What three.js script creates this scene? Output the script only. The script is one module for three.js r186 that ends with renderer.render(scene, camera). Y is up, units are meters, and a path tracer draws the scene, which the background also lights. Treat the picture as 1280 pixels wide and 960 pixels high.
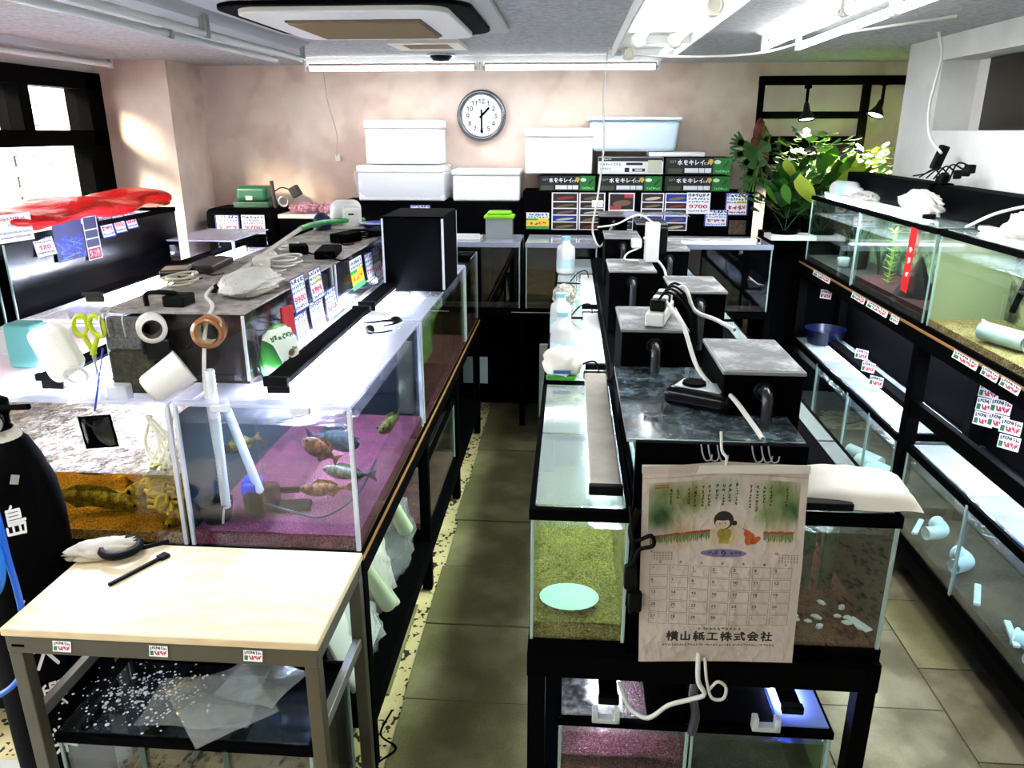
import * as THREE from 'three';
import { RoundedBoxGeometry } from 'three/addons/geometries/RoundedBoxGeometry.js';
import { mergeGeometries } from 'three/addons/utils/BufferGeometryUtils.js';
import { RectAreaLightUniformsLib } from 'three/addons/lights/RectAreaLightUniformsLib.js';

// ---------- camera, sky, sun, exposure ----------
const scene = new THREE.Scene();
const renderer = new THREE.WebGLRenderer({ antialias: true });
renderer.toneMapping = THREE.LinearToneMapping;
renderer.toneMappingExposure = 1.8;
renderer.shadowMap.enabled = true;
RectAreaLightUniformsLib.init();
const camera = new THREE.PerspectiveCamera(2 * Math.atan(480 / 959) * 180 / Math.PI, 1280 / 960, 0.05, 60);
camera.position.set(0, 2.08, 0);
camera.rotation.order = 'YXZ';
camera.rotation.y = 4.249 * Math.PI / 180;
camera.rotation.x = -18.2 * Math.PI / 180;
scene.background = new THREE.Color(0.92, 0.96, 1.0).multiplyScalar(8);
const sun = new THREE.DirectionalLight(0xffeccb, 13);
sun.position.set(-8.4, 5.0, 5.4); sun.target.position.set(-2.4, 1.3, -4.2);
sun.castShadow = true; sun.shadow.radius = 26; sun.shadow.mapSize.set(2048, 2048);
sun.shadow.camera.left = -6; sun.shadow.camera.right = 6; sun.shadow.camera.top = 6; sun.shadow.camera.bottom = -6; sun.shadow.camera.far = 30;
scene.add(sun, sun.target);
const CEIL = 2.56, BACK = -6.15, LEFT = -3.38, RIGHT = 1.95, FRONT = 1.6;

// ---------- helpers ----------
let seed = 20231;
const rnd = () => { seed = (seed * 1664525 + 1013904223) >>> 0; return seed / 4294967296; };
const rr = (a, b) => a + (b - a) * rnd();
const V = (x, y, z) => new THREE.Vector3(x, y, z);
const taken = new Map();
function numbered(n) { const k = taken.get(n) || 0; taken.set(n, k + 1); return k ? `${n}_${String(k).padStart(3, '0')}` : n; }
function metres(g) {                       // uv in metres, taken from the side each face points to
  const p = g.attributes.position, n = g.attributes.normal, uv = new Float32Array(p.count * 2);
  for (let i = 0; i < p.count; i++) {
    const ax = Math.abs(n.getX(i)), ay = Math.abs(n.getY(i)), az = Math.abs(n.getZ(i));
    if (ax > ay && ax > az) { uv[2 * i] = p.getZ(i); uv[2 * i + 1] = p.getY(i); }
    else if (ay > az) { uv[2 * i] = p.getX(i); uv[2 * i + 1] = p.getZ(i); }
    else { uv[2 * i] = p.getX(i); uv[2 * i + 1] = p.getY(i); }
  }
  g.setAttribute('uv', new THREE.BufferAttribute(uv, 2)); return g;
}
const bx = (x0, x1, y0, y1, z0, z1) => metres(new THREE.BoxGeometry(Math.abs(x1 - x0), Math.abs(y1 - y0), Math.abs(z1 - z0)).translate((x0 + x1) / 2, (y0 + y1) / 2, (z0 + z1) / 2));
function rb(x0, x1, y0, y1, z0, z1, r = 0.004, s = 1) {
  const w = Math.abs(x1 - x0), h = Math.abs(y1 - y0), d = Math.abs(z1 - z0);
  return metres(new RoundedBoxGeometry(w, h, d, s, Math.min(r, w * 0.48, h * 0.48, d * 0.48)).translate((x0 + x1) / 2, (y0 + y1) / 2, (z0 + z1) / 2));
}
const cyl = (r0, r1, h, n = 20, open = false) => new THREE.CylinderGeometry(r0, r1, h, n, 1, open);
const tube = (pts, r, n = 0, closed = false, rad = 6) => new THREE.TubeGeometry(new THREE.CatmullRomCurve3(pts.map(p => p.isVector3 ? p : V(...p)), closed), n || pts.length * 6, r, rad, closed);
function between(a, b, r, n = 10, r2 = r) {  // a straight round bar from a to b
  const A = V(...a), B = V(...b), d = B.clone().sub(A), g = cyl(r2, r, d.length(), n);
  g.applyQuaternion(new THREE.Quaternion().setFromUnitVectors(V(0, 1, 0), d.clone().normalize()));
  return g.translate((A.x + B.x) / 2, (A.y + B.y) / 2, (A.z + B.z) / 2);
}
function lathe(prof, n = 24) { return new THREE.LatheGeometry(prof.map(([r, y]) => new THREE.Vector2(r, y)), n); }
function rot(g, x, y, z) { return g.applyMatrix4(new THREE.Matrix4().makeRotationFromEuler(new THREE.Euler(x, y, z))); }
function merged(gs) {
  if (!Array.isArray(gs)) return gs;
  if (gs.length === 1) return gs[0];
  return mergeGeometries(gs.map(g => { const q = g.index ? g.toNonIndexed() : g.clone(); for (const k of Object.keys(q.attributes)) if (!['position', 'normal', 'uv'].includes(k)) q.deleteAttribute(k); return q; }));
}
function mesh(gs, m) { const o = new THREE.Mesh(merged(gs), m); o.castShadow = o.receiveShadow = true; return o; }
function part(parent, name, gs, m, label) { const o = mesh(gs, m); o.name = name; if (label) o.userData.label = label; parent.add(o); return o; }
function setTag(o, label, category, group) { o.userData.label = label; o.userData.category = category; if (group) o.userData.group = group; return o; }
function thing(name, label, category, at = [0, 0, 0], turn = 0, group) {
  const o = new THREE.Group(); o.name = numbered(name); o.position.set(...at); o.rotation.y = turn; scene.add(o);
  return setTag(o, label, category, group);
}
function one(name, gs, m, label, category, at = [0, 0, 0], turn = 0, group) {
  const o = mesh(gs, m); o.name = numbered(name); o.position.set(...at); o.rotation.y = turn; scene.add(o); return setTag(o, label, category, group);
}
function struct(name, gs, m, label, category) { const o = mesh(gs, m); o.name = numbered(name); o.userData.kind = 'structure'; if (label) setTag(o, label, category); scene.add(o); return o; }
function copyOf(src, at, turn, label, group) { const c = src.clone(); c.userData = { ...src.userData }; c.name = numbered(src.name.replace(/_\d{3}$/, '')); c.position.set(...at); c.rotation.y = turn; if (label) c.userData.label = label; if (group) c.userData.group = group; scene.add(c); return c; }

// ---------- procedural textures ----------
const hash = (x, y, s) => { let h = (x * 374761393 + y * 668265263 + s * 2147483647) | 0; h = Math.imul(h ^ (h >>> 13), 1274126177); return ((h ^ (h >>> 16)) >>> 0) / 4294967296; };
function vnoise(x, y, per, s) {
  const xi = Math.floor(x), yi = Math.floor(y), fx = x - xi, fy = y - yi, u = fx * fx * (3 - 2 * fx), v = fy * fy * (3 - 2 * fy), w = q => ((q % per) + per) % per;
  const a = hash(w(xi), w(yi), s), b = hash(w(xi + 1), w(yi), s), c = hash(w(xi), w(yi + 1), s), d = hash(w(xi + 1), w(yi + 1), s);
  return a + (b - a) * u + (c - a) * v + (a - b - c + d) * u * v;
}
function fbm(u, v, f, o, s) { let t = 0, a = 0.5, n = 0; for (let i = 0; i < o; i++) { t += a * vnoise(u * f, v * f, f, s + i); n += a; a *= 0.5; f *= 2; } return t / n; }
function dtex(size, fn, rep, srgb = true) {
  const d = new Uint8Array(size * size * 4);
  for (let y = 0; y < size; y++) for (let x = 0; x < size; x++) { const c = fn(x / size, y / size), i = (y * size + x) * 4; d[i] = Math.max(0, Math.min(255, c[0] * 255)); d[i + 1] = Math.max(0, Math.min(255, c[1] * 255)); d[i + 2] = Math.max(0, Math.min(255, c[2] * 255)); d[i + 3] = 255; }
  const t = new THREE.DataTexture(d, size, size); t.wrapS = t.wrapT = THREE.RepeatWrapping; t.magFilter = THREE.LinearFilter; if (srgb) t.colorSpace = THREE.SRGBColorSpace; t.repeat.set(1 / rep, 1 / rep); t.needsUpdate = true; return t;
}
const mix = (a, b, t) => a.map((x, i) => x + (b[i] - x) * t), cl = (t, a = 0, b = 1) => Math.max(a, Math.min(b, t)), st = (a, b, t) => { t = cl((t - a) / (b - a)); return t * t * (3 - 2 * t); };
const grey = g => [g, g, g];
const T = {
  wall: dtex(512, (u, v) => { const a = fbm(u, v, 4, 4, 3), b = fbm(u, v, 24, 3, 9), s = st(0.52, 0.68, fbm(u, v, 6, 4, 21)); let c = mix([0.88, 0.80, 0.75], [0.80, 0.69, 0.63], st(0.35, 0.7, a)); c = mix(c, [0.90, 0.83, 0.76], s * 0.7); return c.map(x => x + (b - 0.5) * 0.07); }, 2.3),
  ceiling: dtex(512, (u, v) => { const s = hash(Math.floor(u * 512), Math.floor(v * 512), 5), a = fbm(u, v, 48, 2, 4); return grey(0.66 + (s - 0.5) * 0.16 + (a - 0.5) * 0.18); }, 0.9),
  mat: dtex(512, (u, v) => { const s = hash(Math.floor(u * 512), Math.floor(v * 512), 15), a = fbm(u, v, 4, 4, 8), l = 0.5 + 0.5 * Math.sin(u * 512 * 1.57); return mix([0.62, 0.59, 0.43], [0.44, 0.42, 0.27], st(0.3, 0.7, a)).map(x => x + (s - 0.5) * 0.09 + l * 0.02); }, 1.1),
  slab: dtex(512, (u, v) => { const a = fbm(u, v, 4, 4, 18), b = fbm(u, v, 12, 4, 28), s = hash(Math.floor(u * 512), Math.floor(v * 512), 35); return mix([0.60, 0.56, 0.44], [0.42, 0.385, 0.27], st(0.35, 0.68, a * 0.6 + b * 0.4)).map(x => x + (s - 0.5) * 0.05); }, 1.3),
  strip: dtex(512, (u, v) => { const a = fbm(u, v, 40, 2, 48), b = fbm(u, v, 5, 3, 58), sp = st(0.66, 0.7, a * 0.8 + b * 0.26); return mix(mix([0.95, 0.88, 0.68], [0.80, 0.70, 0.48], b), [0.12, 0.10, 0.06], sp); }, 0.7),
  grain: dtex(256, (u, v) => { const s = hash(Math.floor(u * 128), Math.floor(v * 128), 55), t = hash(Math.floor(u * 256), Math.floor(v * 256), 56), a = fbm(u, v, 8, 3, 57); return grey(0.35 + s * 0.5 + t * 0.25 + (a - 0.5) * 0.3); }, 0.33),
  dirty: dtex(512, (u, v) => { const a = fbm(u, v, 6, 5, 61), b = fbm(u, v, 40, 3, 62); return mix([0.62, 0.62, 0.62], [0.26, 0.255, 0.25], st(0.3, 0.7, a * 0.75 + b * 0.25)); }, 0.45),
  dust: dtex(512, (u, v) => { const a = fbm(u, v, 5, 5, 71), b = fbm(u, v, 32, 3, 72); return mix([0.74, 0.71, 0.68], [0.44, 0.40, 0.37], st(0.3, 0.72, a * 0.7 + b * 0.3)); }, 0.6),
  ply: dtex(512, (u, v) => { const w = fbm(u, v, 3, 3, 81), l = fbm(u * 1.0, v, 4, 2, 83), g = 0.5 + 0.5 * Math.sin((v * 14 + w * 3.5) * 6.283), s = vnoise(u * 24, v * 256, 256, 85); return mix([0.93, 0.85, 0.70], [0.85, 0.74, 0.56], g * 0.35 + s * 0.3 + l * 0.2); }, 0.9),
  drops: dtex(512, (u, v) => { const a = fbm(u, v, 60, 2, 91), b = fbm(u, v, 4, 4, 92), k = st(0.66, 0.7, a * 0.55 + b * 0.5); return mix([0.05, 0.06, 0.10], [0.75, 0.78, 0.80], k * 0.85); }, 0.5),
  sponge: dtex(256, (u, v) => { const s = hash(Math.floor(u * 256), Math.floor(v * 256), 95), a = fbm(u, v, 20, 3, 96); return grey(0.25 + s * 0.3 + a * 0.4); }, 0.2),
  ripple: dtex(256, (u, v) => grey(fbm(u, v, 10, 3, 101) * 0.75 + fbm(u, v, 34, 2, 104) * 0.25), 0.5, false),
  crumple: dtex(512, (u, v) => { const a = Math.abs(fbm(u, v, 5, 4, 111) - 0.5), b = Math.abs(fbm(u, v, 9, 3, 115) - 0.5); return grey(1 - cl(a * 4) * 0.6 - cl(b * 4) * 0.4); }, 0.5, false),
  plaster: dtex(256, (u, v) => grey(0.86 + (fbm(u, v, 6, 5, 131) - 0.5) * 0.2), 1.9),
  mottled: dtex(512, (u, v) => { const a = fbm(u, v, 5, 5, 121), b = fbm(u, v, 24, 4, 125); return grey(0.35 + 0.75 * st(0.25, 0.75, a * 0.6 + b * 0.4)); }, 0.8),
};
function rep(t, s) { const c = t.clone(); c.repeat.set(1 / s, 1 / s); c.needsUpdate = true; return c; }
const mat = (color, roughness = 0.6, o = {}) => new THREE.MeshStandardMaterial({ color, roughness, ...o });
const phys = (color, roughness, o = {}) => new THREE.MeshPhysicalMaterial({ color, roughness, ...o });
const hide = { side: THREE.DoubleSide };
const M = {
  wall: mat(0xffffff, 0.9, { map: T.wall }), wallWhite: mat(0xf2efea, 0.85, { map: T.plaster }),
  ceiling: mat(0xffffff, 0.95, { map: T.ceiling }),
  mat: mat(0xffffff, 0.95, { map: T.mat }), slab: mat(0xffffff, 0.75, { map: T.slab }), strip: mat(0xffffff, 0.8, { map: T.strip }),
  black: phys(0x020203, 0.8, { specularIntensity: 0.06 }), blackGloss: phys(0x030305, 0.2, { specularIntensity: 0.6 }), blackMatte: phys(0x020202, 0.9, { specularIntensity: 0.06 }), rubber: phys(0x050505, 0.6, { specularIntensity: 0.25 }),
  rack: phys(0x020203, 0.7, { specularIntensity: 0.08 }), woodEdge: mat(0xb08a5c, 0.7, { map: rep(T.ply, 0.3) }),
  alu: mat(0x8d8a80, 0.4, { metalness: 0.6 }), bronze: mat(0x5d584c, 0.45, { metalness: 0.45 }), chrome: mat(0xd8d8dc, 0.16, { metalness: 1 }), steel: mat(0xb9bbbd, 0.3, { metalness: 0.9 }),
  whitePlastic: mat(0xeceae4, 0.45), creamPlastic: mat(0xd9d3c5, 0.5), greyPlastic: mat(0x9a9b9a, 0.5), lightGrey: mat(0xcfd0d0, 0.45),
  whiteCord: mat(0xdad7cf, 0.55), styro: mat(0xf4f4f2, 0.85, { bumpMap: rep(T.sponge, 0.06), bumpScale: 0.0004 }), blueBin: mat(0xd5e6f2, 0.5),
  ply: mat(0xffffff, 0.6, { map: T.ply }), dirtyTop: mat(0xffffff, 0.55, { map: T.dirty }), dustTop: mat(0xffffff, 0.6, { map: T.dust }),
  glass: phys(0xfafcfb, 0.02, { transmission: 1, thickness: 0, ior: 1.5 }),
  acrylic: phys(0xfafafd, 0.02, { transmission: 1, thickness: 0, ior: 1.49 }),
  hazyLid: phys(0xf0f1fc, 0.1, { transmission: 0.62, thickness: 0, ior: 1.5 }),
  clearLid: phys(0xe9f2f0, 0.05, { transmission: 0.72, thickness: 0, ior: 1.5 }),
  edge: mat(0xa2bdb8, 0.2), edgeClear: mat(0xd6dae2, 0.2), edgeDark: mat(0x2f5048, 0.3),
  bag: phys(0xf6fafa, 0.12, { transmission: 0.82, thickness: 0, ior: 1.5, bumpMap: rep(T.crumple, 0.4), bumpScale: 0.002, ...hide }),
  bagMilky: phys(0xf3efe6, 0.35, { transmission: 0.25, thickness: 0, ior: 1.5, bumpMap: rep(T.crumple, 0.3), bumpScale: 0.006, ...hide }),
  ripple: phys(0xf3f8f6, 0.03, { transmission: 0.93, thickness: 0, ior: 1.33, bumpMap: T.ripple, bumpScale: 0.01, ...hide }),
  tube: mat(0xffffff, 0.4, { emissive: 0xf6fbff, emissiveIntensity: 7 }), tubeOff: mat(0xc9cccb, 0.25), fixture: mat(0xeeeeea, 0.45), fixtureGrey: mat(0x9fa3a3, 0.5),
  led: mat(0xffffff, 0.4, { emissive: 0xe6eeff, emissiveIntensity: 5 }),
};
const gravel = (color, s = 0.33) => mat(color, 0.95, { map: rep(T.grain, s), bumpMap: rep(T.grain, s), bumpScale: 0.006 });
M.gravelPurple = gravel(0xa04a68); M.gravelDark = gravel(0x4d463e); M.gravelTan = gravel(0xc0a468, 0.5); M.gravelRed = gravel(0x6e2b26); M.gravelGreen = gravel(0x8a8a35, 0.4); M.gravelBrown = gravel(0x86541c, 0.5);
function waterMat(c) { return phys(c, 0.02, { transmission: 1, thickness: 0, ior: 1.02 }); }

// an area light w x d, facing down (or along dir), set just in front of its glowing face
function areaLight(x, y, z, w, d, L, color = 0xf2f8ff, dir = [0, -1, 0]) {
  const l = new THREE.RectAreaLight(color, L, w, d); l.position.set(x, y, z); l.lookAt(x + dir[0], y + dir[1], z + dir[2] + (dir[1] ? 1e-6 : 0)); scene.add(l); return l;
}

// ---------- lettering drawn by strokes on a 0..100 square ----------
const GLYPH = {
  '横': '5,30 40,30|22,5 22,98|22,32 6,62|24,36 38,55|46,18 98,18|60,5 60,34|84,5 84,34|44,34 98,34|72,34 72,78|52,46 94,46 94,78 52,78 52,46|52,62 94,62|62,82 46,98|82,82 98,98',
  '山': '50,8 50,88|14,38 14,90 86,90|86,38 86,92', '工': '14,18 86,18|50,18 50,86|6,86 94,86',
  '紙': '24,4 8,28 26,34|38,18 8,54|6,54 42,50|25,52 25,98|12,64 6,84|36,62 42,80|58,20 58,88 72,80|54,22 90,10|58,48 96,48|76,16 80,60 92,92 98,76',
  '株': '5,30 40,30|22,5 22,98|22,32 6,62|24,36 38,55|54,10 46,32|50,26 92,26|42,50 98,50|70,5 70,98|68,52 44,84|72,52 98,84',
  '式': '6,28 94,28|14,54 54,54|34,54 34,86|8,90 58,82|66,6 72,50 84,86 96,92 96,74|78,8 88,18', '会': '50,4 6,44|50,4 94,44|28,42 72,42|12,60 88,60|44,60 22,92 80,88|64,72 84,96',
  '社': '22,4 30,14|6,26 40,26 8,66|24,48 24,98|28,52 40,64|70,10 70,92|50,42 94,42|44,92 98,92',
  '水': '50,4 50,94 38,86|10,30 38,30 12,76|86,20 60,42|54,36 92,84', 'を': '22,20 80,16|50,4 22,56 52,46 58,66|88,38 44,66 42,86 84,90', 'キ': '16,30 86,22|10,60 92,52|46,4 58,96',
  'レ': '26,8 26,88 88,46', 'イ': '76,6 52,34 14,54|52,36 52,96', 'に': '20,10 14,50 22,92|46,26 84,24|44,66 54,84 88,82', 'す': '8,26 92,24|56,6 58,50 42,62 36,48 56,44 56,70 38,96', 'る': '26,12 72,10 24,58 64,44 82,68 64,92 40,90 42,76 60,80',
  '島': '48,2 40,14|26,16 26,60|26,16 76,16 76,40|26,28 74,28|26,40 76,40|26,52 92,52|26,62 88,62 84,94 70,92|16,72 16,92 66,92|40,70 40,92|66,70 66,92', '大': '8,34 92,34|50,6 48,40 12,94|50,40 90,94',
  '興': '40,10 40,44|40,10 62,10 62,44|46,22 56,22|46,32 56,32 56,42 46,42 46,32|22,12 12,18 14,62|14,30 30,30|14,46 30,46|72,12 88,12 86,62|72,30 86,30|72,46 86,46|4,62 96,62|32,68 12,96|68,68 90,96',
  '業': '38,4 38,24|60,4 60,24|18,8 26,22|82,8 74,22|6,26 94,26|34,30 40,40|66,30 60,40|14,42 86,42|20,54 80,54|6,66 94,66|50,42 50,98|46,68 10,94|54,68 92,94',
  '日': '22,8 78,8 78,92 22,92 22,8|22,50 78,50', '月': '28,8 28,60 14,94|28,8 78,8 78,94|28,34 78,34|28,60 78,60', '火': '50,6 48,44 12,94|50,44 88,94|24,28 30,48|78,26 66,46', '木': '8,30 92,30|50,6 50,96|48,34 10,80|52,34 92,80', '金': '50,4 6,40|50,4 94,40|26,44 74,44|14,62 86,62|50,44 50,92|28,70 34,84|72,70 64,84|8,92 92,92', '土': '18,34 82,34|50,8 50,90|6,90 94,90',
};
function glyphs(g, text, x, y, s, color, lw = 0.1, step = 1.1, down = false) {
  g.strokeStyle = color; g.lineWidth = s * lw; g.lineCap = 'round'; g.lineJoin = 'round';
  [...text].forEach((ch, i) => {
    const ox = x + (down ? 0 : i * s * step), oy = y + (down ? i * s * step : 0);
    for (const line of (GLYPH[ch] || '').split('|')) { g.beginPath(); line.split(' ').forEach((p, k) => { const [a, b] = p.split(',').map(Number); g[k ? 'lineTo' : 'moveTo'](ox + a * s / 100, oy + b * s / 100); }); g.stroke(); }
  });
}
function scrawl(g, x, y, w, h, color, n, lw) {  // small handwriting too small to read
  g.strokeStyle = color; g.lineWidth = lw; g.lineCap = 'round';
  for (let i = 0; i < n; i++) { const cx = x + (i + 0.5) * w / n, cw = w / n * 0.42; for (let k = 0; k < 4; k++) { g.beginPath(); g.moveTo(cx + rr(-cw, cw), y + rr(0, h)); g.lineTo(cx + rr(-cw, cw), y + rr(0, h)); g.stroke(); } }
}
function ctex(w, h, draw, bg = '#ffffff') {
  const c = document.createElement('canvas'); c.width = w; c.height = h; const g = c.getContext('2d'); g.fillStyle = bg; g.fillRect(0, 0, w, h); draw(g, w, h);
  const t = new THREE.CanvasTexture(c); t.colorSpace = THREE.SRGBColorSpace; t.magFilter = THREE.LinearFilter; return t;
}
const printed = (t, o = {}) => mat(0xffffff, 0.6, { map: t, ...o });
// a flat printed sheet (w x h, facing +z, bottom edge at y = 0) with a slight curl
function sheet(w, h, curl = 0, nx = 4, ny = 6) {
  const g = new THREE.PlaneGeometry(w, h, nx, ny).translate(0, h / 2, 0), p = g.attributes.position;
  for (let i = 0; i < p.count; i++) { const t = 1 - p.getY(i) / h; p.setZ(i, curl * t * t + 0.15 * curl * Math.sin(p.getX(i) / w * 5)); }
  g.computeVertexNormals(); return g;
}
// ---------- the room ----------
const floorObj = struct('floor', bx(-4.2, 3.2, -0.14, -0.012, BACK - 0.2, FRONT + 0.2), M.strip, 'pale yellow floor flecked with black specks, covered with mats', 'floor');
{ // mats and slabs laid on the floor, each a piece of its own
  const seams = [-0.44, -0.93, -1.42, -1.91, -2.4, -2.88, -3.36, -3.84, -4.34, -4.85, -5.35, -5.88];
  for (let i = 0; i + 1 < seams.length; i++) {
    const lift = [0, 0.002, -0.001, 0.003][i % 4], dx = [0, 0.012, -0.008, 0.006, 0][i % 5];
    part(floorObj, 'mat', rb(-0.6 + dx, -0.085 + dx, -0.012, lift, seams[i + 1] + 0.003, seams[i] - 0.003, 0.003), M.mat);
    part(floorObj, 'mat', rb(-0.08 + dx, 0.44 + dx, -0.012, lift - 0.001, seams[i + 1] + 0.003, seams[i] - 0.003, 0.003), M.mat);
  }
  part(floorObj, 'mat', rb(-0.86, -0.66, -0.012, 0, -3.02, -2.42, 0.003), M.mat);
  const rs = [-0.7, -1.19, -1.68, -2.17, -2.485, -2.98, -3.47, -3.96, -4.45, -4.94, -5.43];
  for (let i = 0; i + 1 < rs.length; i++) {
    part(floorObj, 'slab', rb(0.45, 0.955, -0.012, -0.001, rs[i + 1] + 0.002, rs[i] - 0.002, 0.003), M.slab);
    part(floorObj, 'slab', rb(0.96, 1.455, -0.012, 0.001, rs[i + 1] + 0.002, rs[i] - 0.002, 0.003), M.slab);
    part(floorObj, 'slab', rb(1.46, 1.94, -0.012, 0, rs[i + 1] + 0.252, rs[i] + 0.248, 0.003), i % 2 ? M.mat : M.slab);
  }
  part(floorObj, 'slab', rb(-3.35, -1.5, -0.012, 0, -2.0, 1.5, 0.003), mat(0xf0ece2, 0.6, { map: T.plaster }), 'floor sheet coloured pale as if sunlit');  // pale colour stands for sunlight falling in through the door
}
struct('ceiling', bx(LEFT - 0.2, 3.1, CEIL, CEIL + 0.2, BACK - 0.2, FRONT + 0.2), M.ceiling, 'speckled grey acoustic ceiling', 'ceiling');
struct('wall_back', bx(-4.0, 3.1, -0.05, CEIL, BACK - 0.2, BACK), M.wall, 'pinkish beige patchy plaster wall with the clock', 'wall');
struct('wall_pillar', bx(LEFT - 0.2, -2.86, -0.05, CEIL, BACK, -5.62), M.wall, 'plaster pillar beside the window', 'pillar');
// left wall: windows over a low sill, a glazed door further forward (behind the cylinder)
{
  const wl = [bx(LEFT - 0.2, LEFT, 0, 1.0, BACK, -2.2), bx(LEFT - 0.2, LEFT, 2.47, CEIL, BACK, FRONT), bx(LEFT - 0.2, LEFT, 0, 2.47, -2.3, -2.1), bx(LEFT - 0.2, LEFT, 0, 2.47, -0.5, FRONT)];
  struct('wall_left', wl, M.wallWhite, 'white wall below and between the windows', 'wall');
  const w = struct('window_1', [bx(LEFT - 0.14, LEFT + 0.03, 2.36, 2.47, -5.62, -2.3), bx(LEFT - 0.14, LEFT + 0.03, 1.99, 2.09, -5.62, -2.3), bx(LEFT - 0.14, LEFT + 0.04, 1.0, 1.06, -5.62, -2.3), bx(LEFT - 0.14, LEFT + 0.03, 1.0, 2.47, -5.62, -5.44), bx(LEFT - 0.06, LEFT + 0.05, 1.06, 1.99, -5.44, -5.33)], M.blackMatte, 'black framed window with upper and lower lights', 'window');
  for (const z of [-4.78, -3.6, -2.36]) part(w, 'mullion', bx(LEFT - 0.13, LEFT + 0.03, 2.09, 2.36, z - 0.05, z + 0.05), M.blackMatte);
  for (const z of [-3.9, -2.36]) part(w, 'mullion', bx(LEFT - 0.13, LEFT + 0.03, 1.06, 1.99, z - 0.045, z + 0.045), M.blackMatte);
  for (const [a, b] of [[-5.44, -4.83], [-4.73, -3.65], [-3.55, -2.41]]) part(w, 'pane', bx(LEFT - 0.06, LEFT - 0.055, 2.09, 2.36, a, b), M.glass);
  for (const [a, b] of [[-5.44, -3.945], [-3.855, -2.405]]) part(w, 'pane', bx(LEFT - 0.06, LEFT - 0.055, 1.06, 1.99, a, b), M.glass);
  const d = struct('door_1', [bx(LEFT - 0.12, LEFT - 0.02, 2.37, 2.47, -2.1, -0.5), bx(LEFT - 0.12, LEFT - 0.02, 0, 2.37, -2.1, -2.0), bx(LEFT - 0.12, LEFT - 0.02, 0, 2.37, -0.6, -0.5), bx(LEFT - 0.12, LEFT - 0.02, 0, 2.37, -1.34, -1.26)], M.blackMatte, 'black framed glazed street door', 'door');
  part(d, 'pane', bx(LEFT - 0.07, LEFT - 0.065, 0, 2.37, -2.0, -1.34), M.glass); part(d, 'pane', bx(LEFT - 0.07, LEFT - 0.065, 0, 2.37, -1.26, -0.6), M.glass);
  part(d, 'handle', bx(LEFT - 0.02, LEFT + 0.02, 0.9, 1.2, -1.42, -1.39), M.steel);
}
struct('wall_front', bx(LEFT - 0.2, 3.1, -0.05, CEIL, FRONT, FRONT + 0.2), M.wallWhite, 'white wall facing the clock wall', 'wall');
// right wall: white, with a deep recess; beyond its end the alcove with the plants
{
  struct('wall_right', [bx(RIGHT, 2.95, -0.05, 2.085, -5.0, FRONT), bx(RIGHT, 2.95, 2.44, CEIL, -5.0, FRONT), bx(RIGHT, 2.95, 2.085, 2.44, -5.0, -4.55), bx(RIGHT, 2.95, 2.085, 2.44, -1.0, FRONT), bx(2.14, 2.95, 2.085, 2.44, -4.55, -1.0), bx(2.75, 2.95, -0.05, CEIL, BACK, -5.0)], M.wallWhite, 'white wall with a long recess near the ceiling', 'wall');
  const tv = one('dark_glass', rb(2.10, 2.138, 2.088, 2.435, -4.36, -1.02, 0.003), mat(0x1a1410, 0.25, { map: rep(T.mottled, 1.6) }), 'dark brown glossy panel set into the recess of the white wall', 'panel');
}
// the neighbouring building seen through the window
{
  const nb = thing('neighbour_wall', 'pale brick-clad building outside the window', 'building', [-5.6, 0, -7.2]);
  const br = [mat(0xf0ead9, 0.85), mat(0xe9e0cc, 0.85), mat(0xf3efe2, 0.85)];
  part(nb, 'rendered_wall', bx(-0.3, -0.03, 0, 3.6, -3.2, 3.2), mat(0xf2efe6, 0.9)); part(nb, 'shaded_mortar', bx(-0.0299, -0.012, 1.34, 2.54, -1.12, -0.49), mat(0x2e2822, 0.95));  // joints coloured dark to stand for the shadow between bricks
  const bg = rb(-0.014, 0.014, 0, 0.089, 0, 0.239, 0.003);
  for (let r = 0; r < 12; r++) for (let k = 0; k < 3; k++) { const b = part(nb, 'brick', bg, br[(r * 7 + k * 3) % 3]); b.position.set(0, 1.35 + r * 0.1, -1.24 + k * 0.25 + (r % 2) * 0.125); }
  part(nb, 'drainpipe', cyl(0.04, 0.04, 3.4, 12).translate(0.1, 1.7, -1.5), mat(0xd8cfc4, 0.6));
  one('pavement', bx(-14, LEFT - 0.2, -0.2, -0.02, -14, 8), mat(0x9a978f, 0.9, { map: rep(T.mottled, 2) }), 'grey pavement outside the windows', 'pavement');
}

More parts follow.
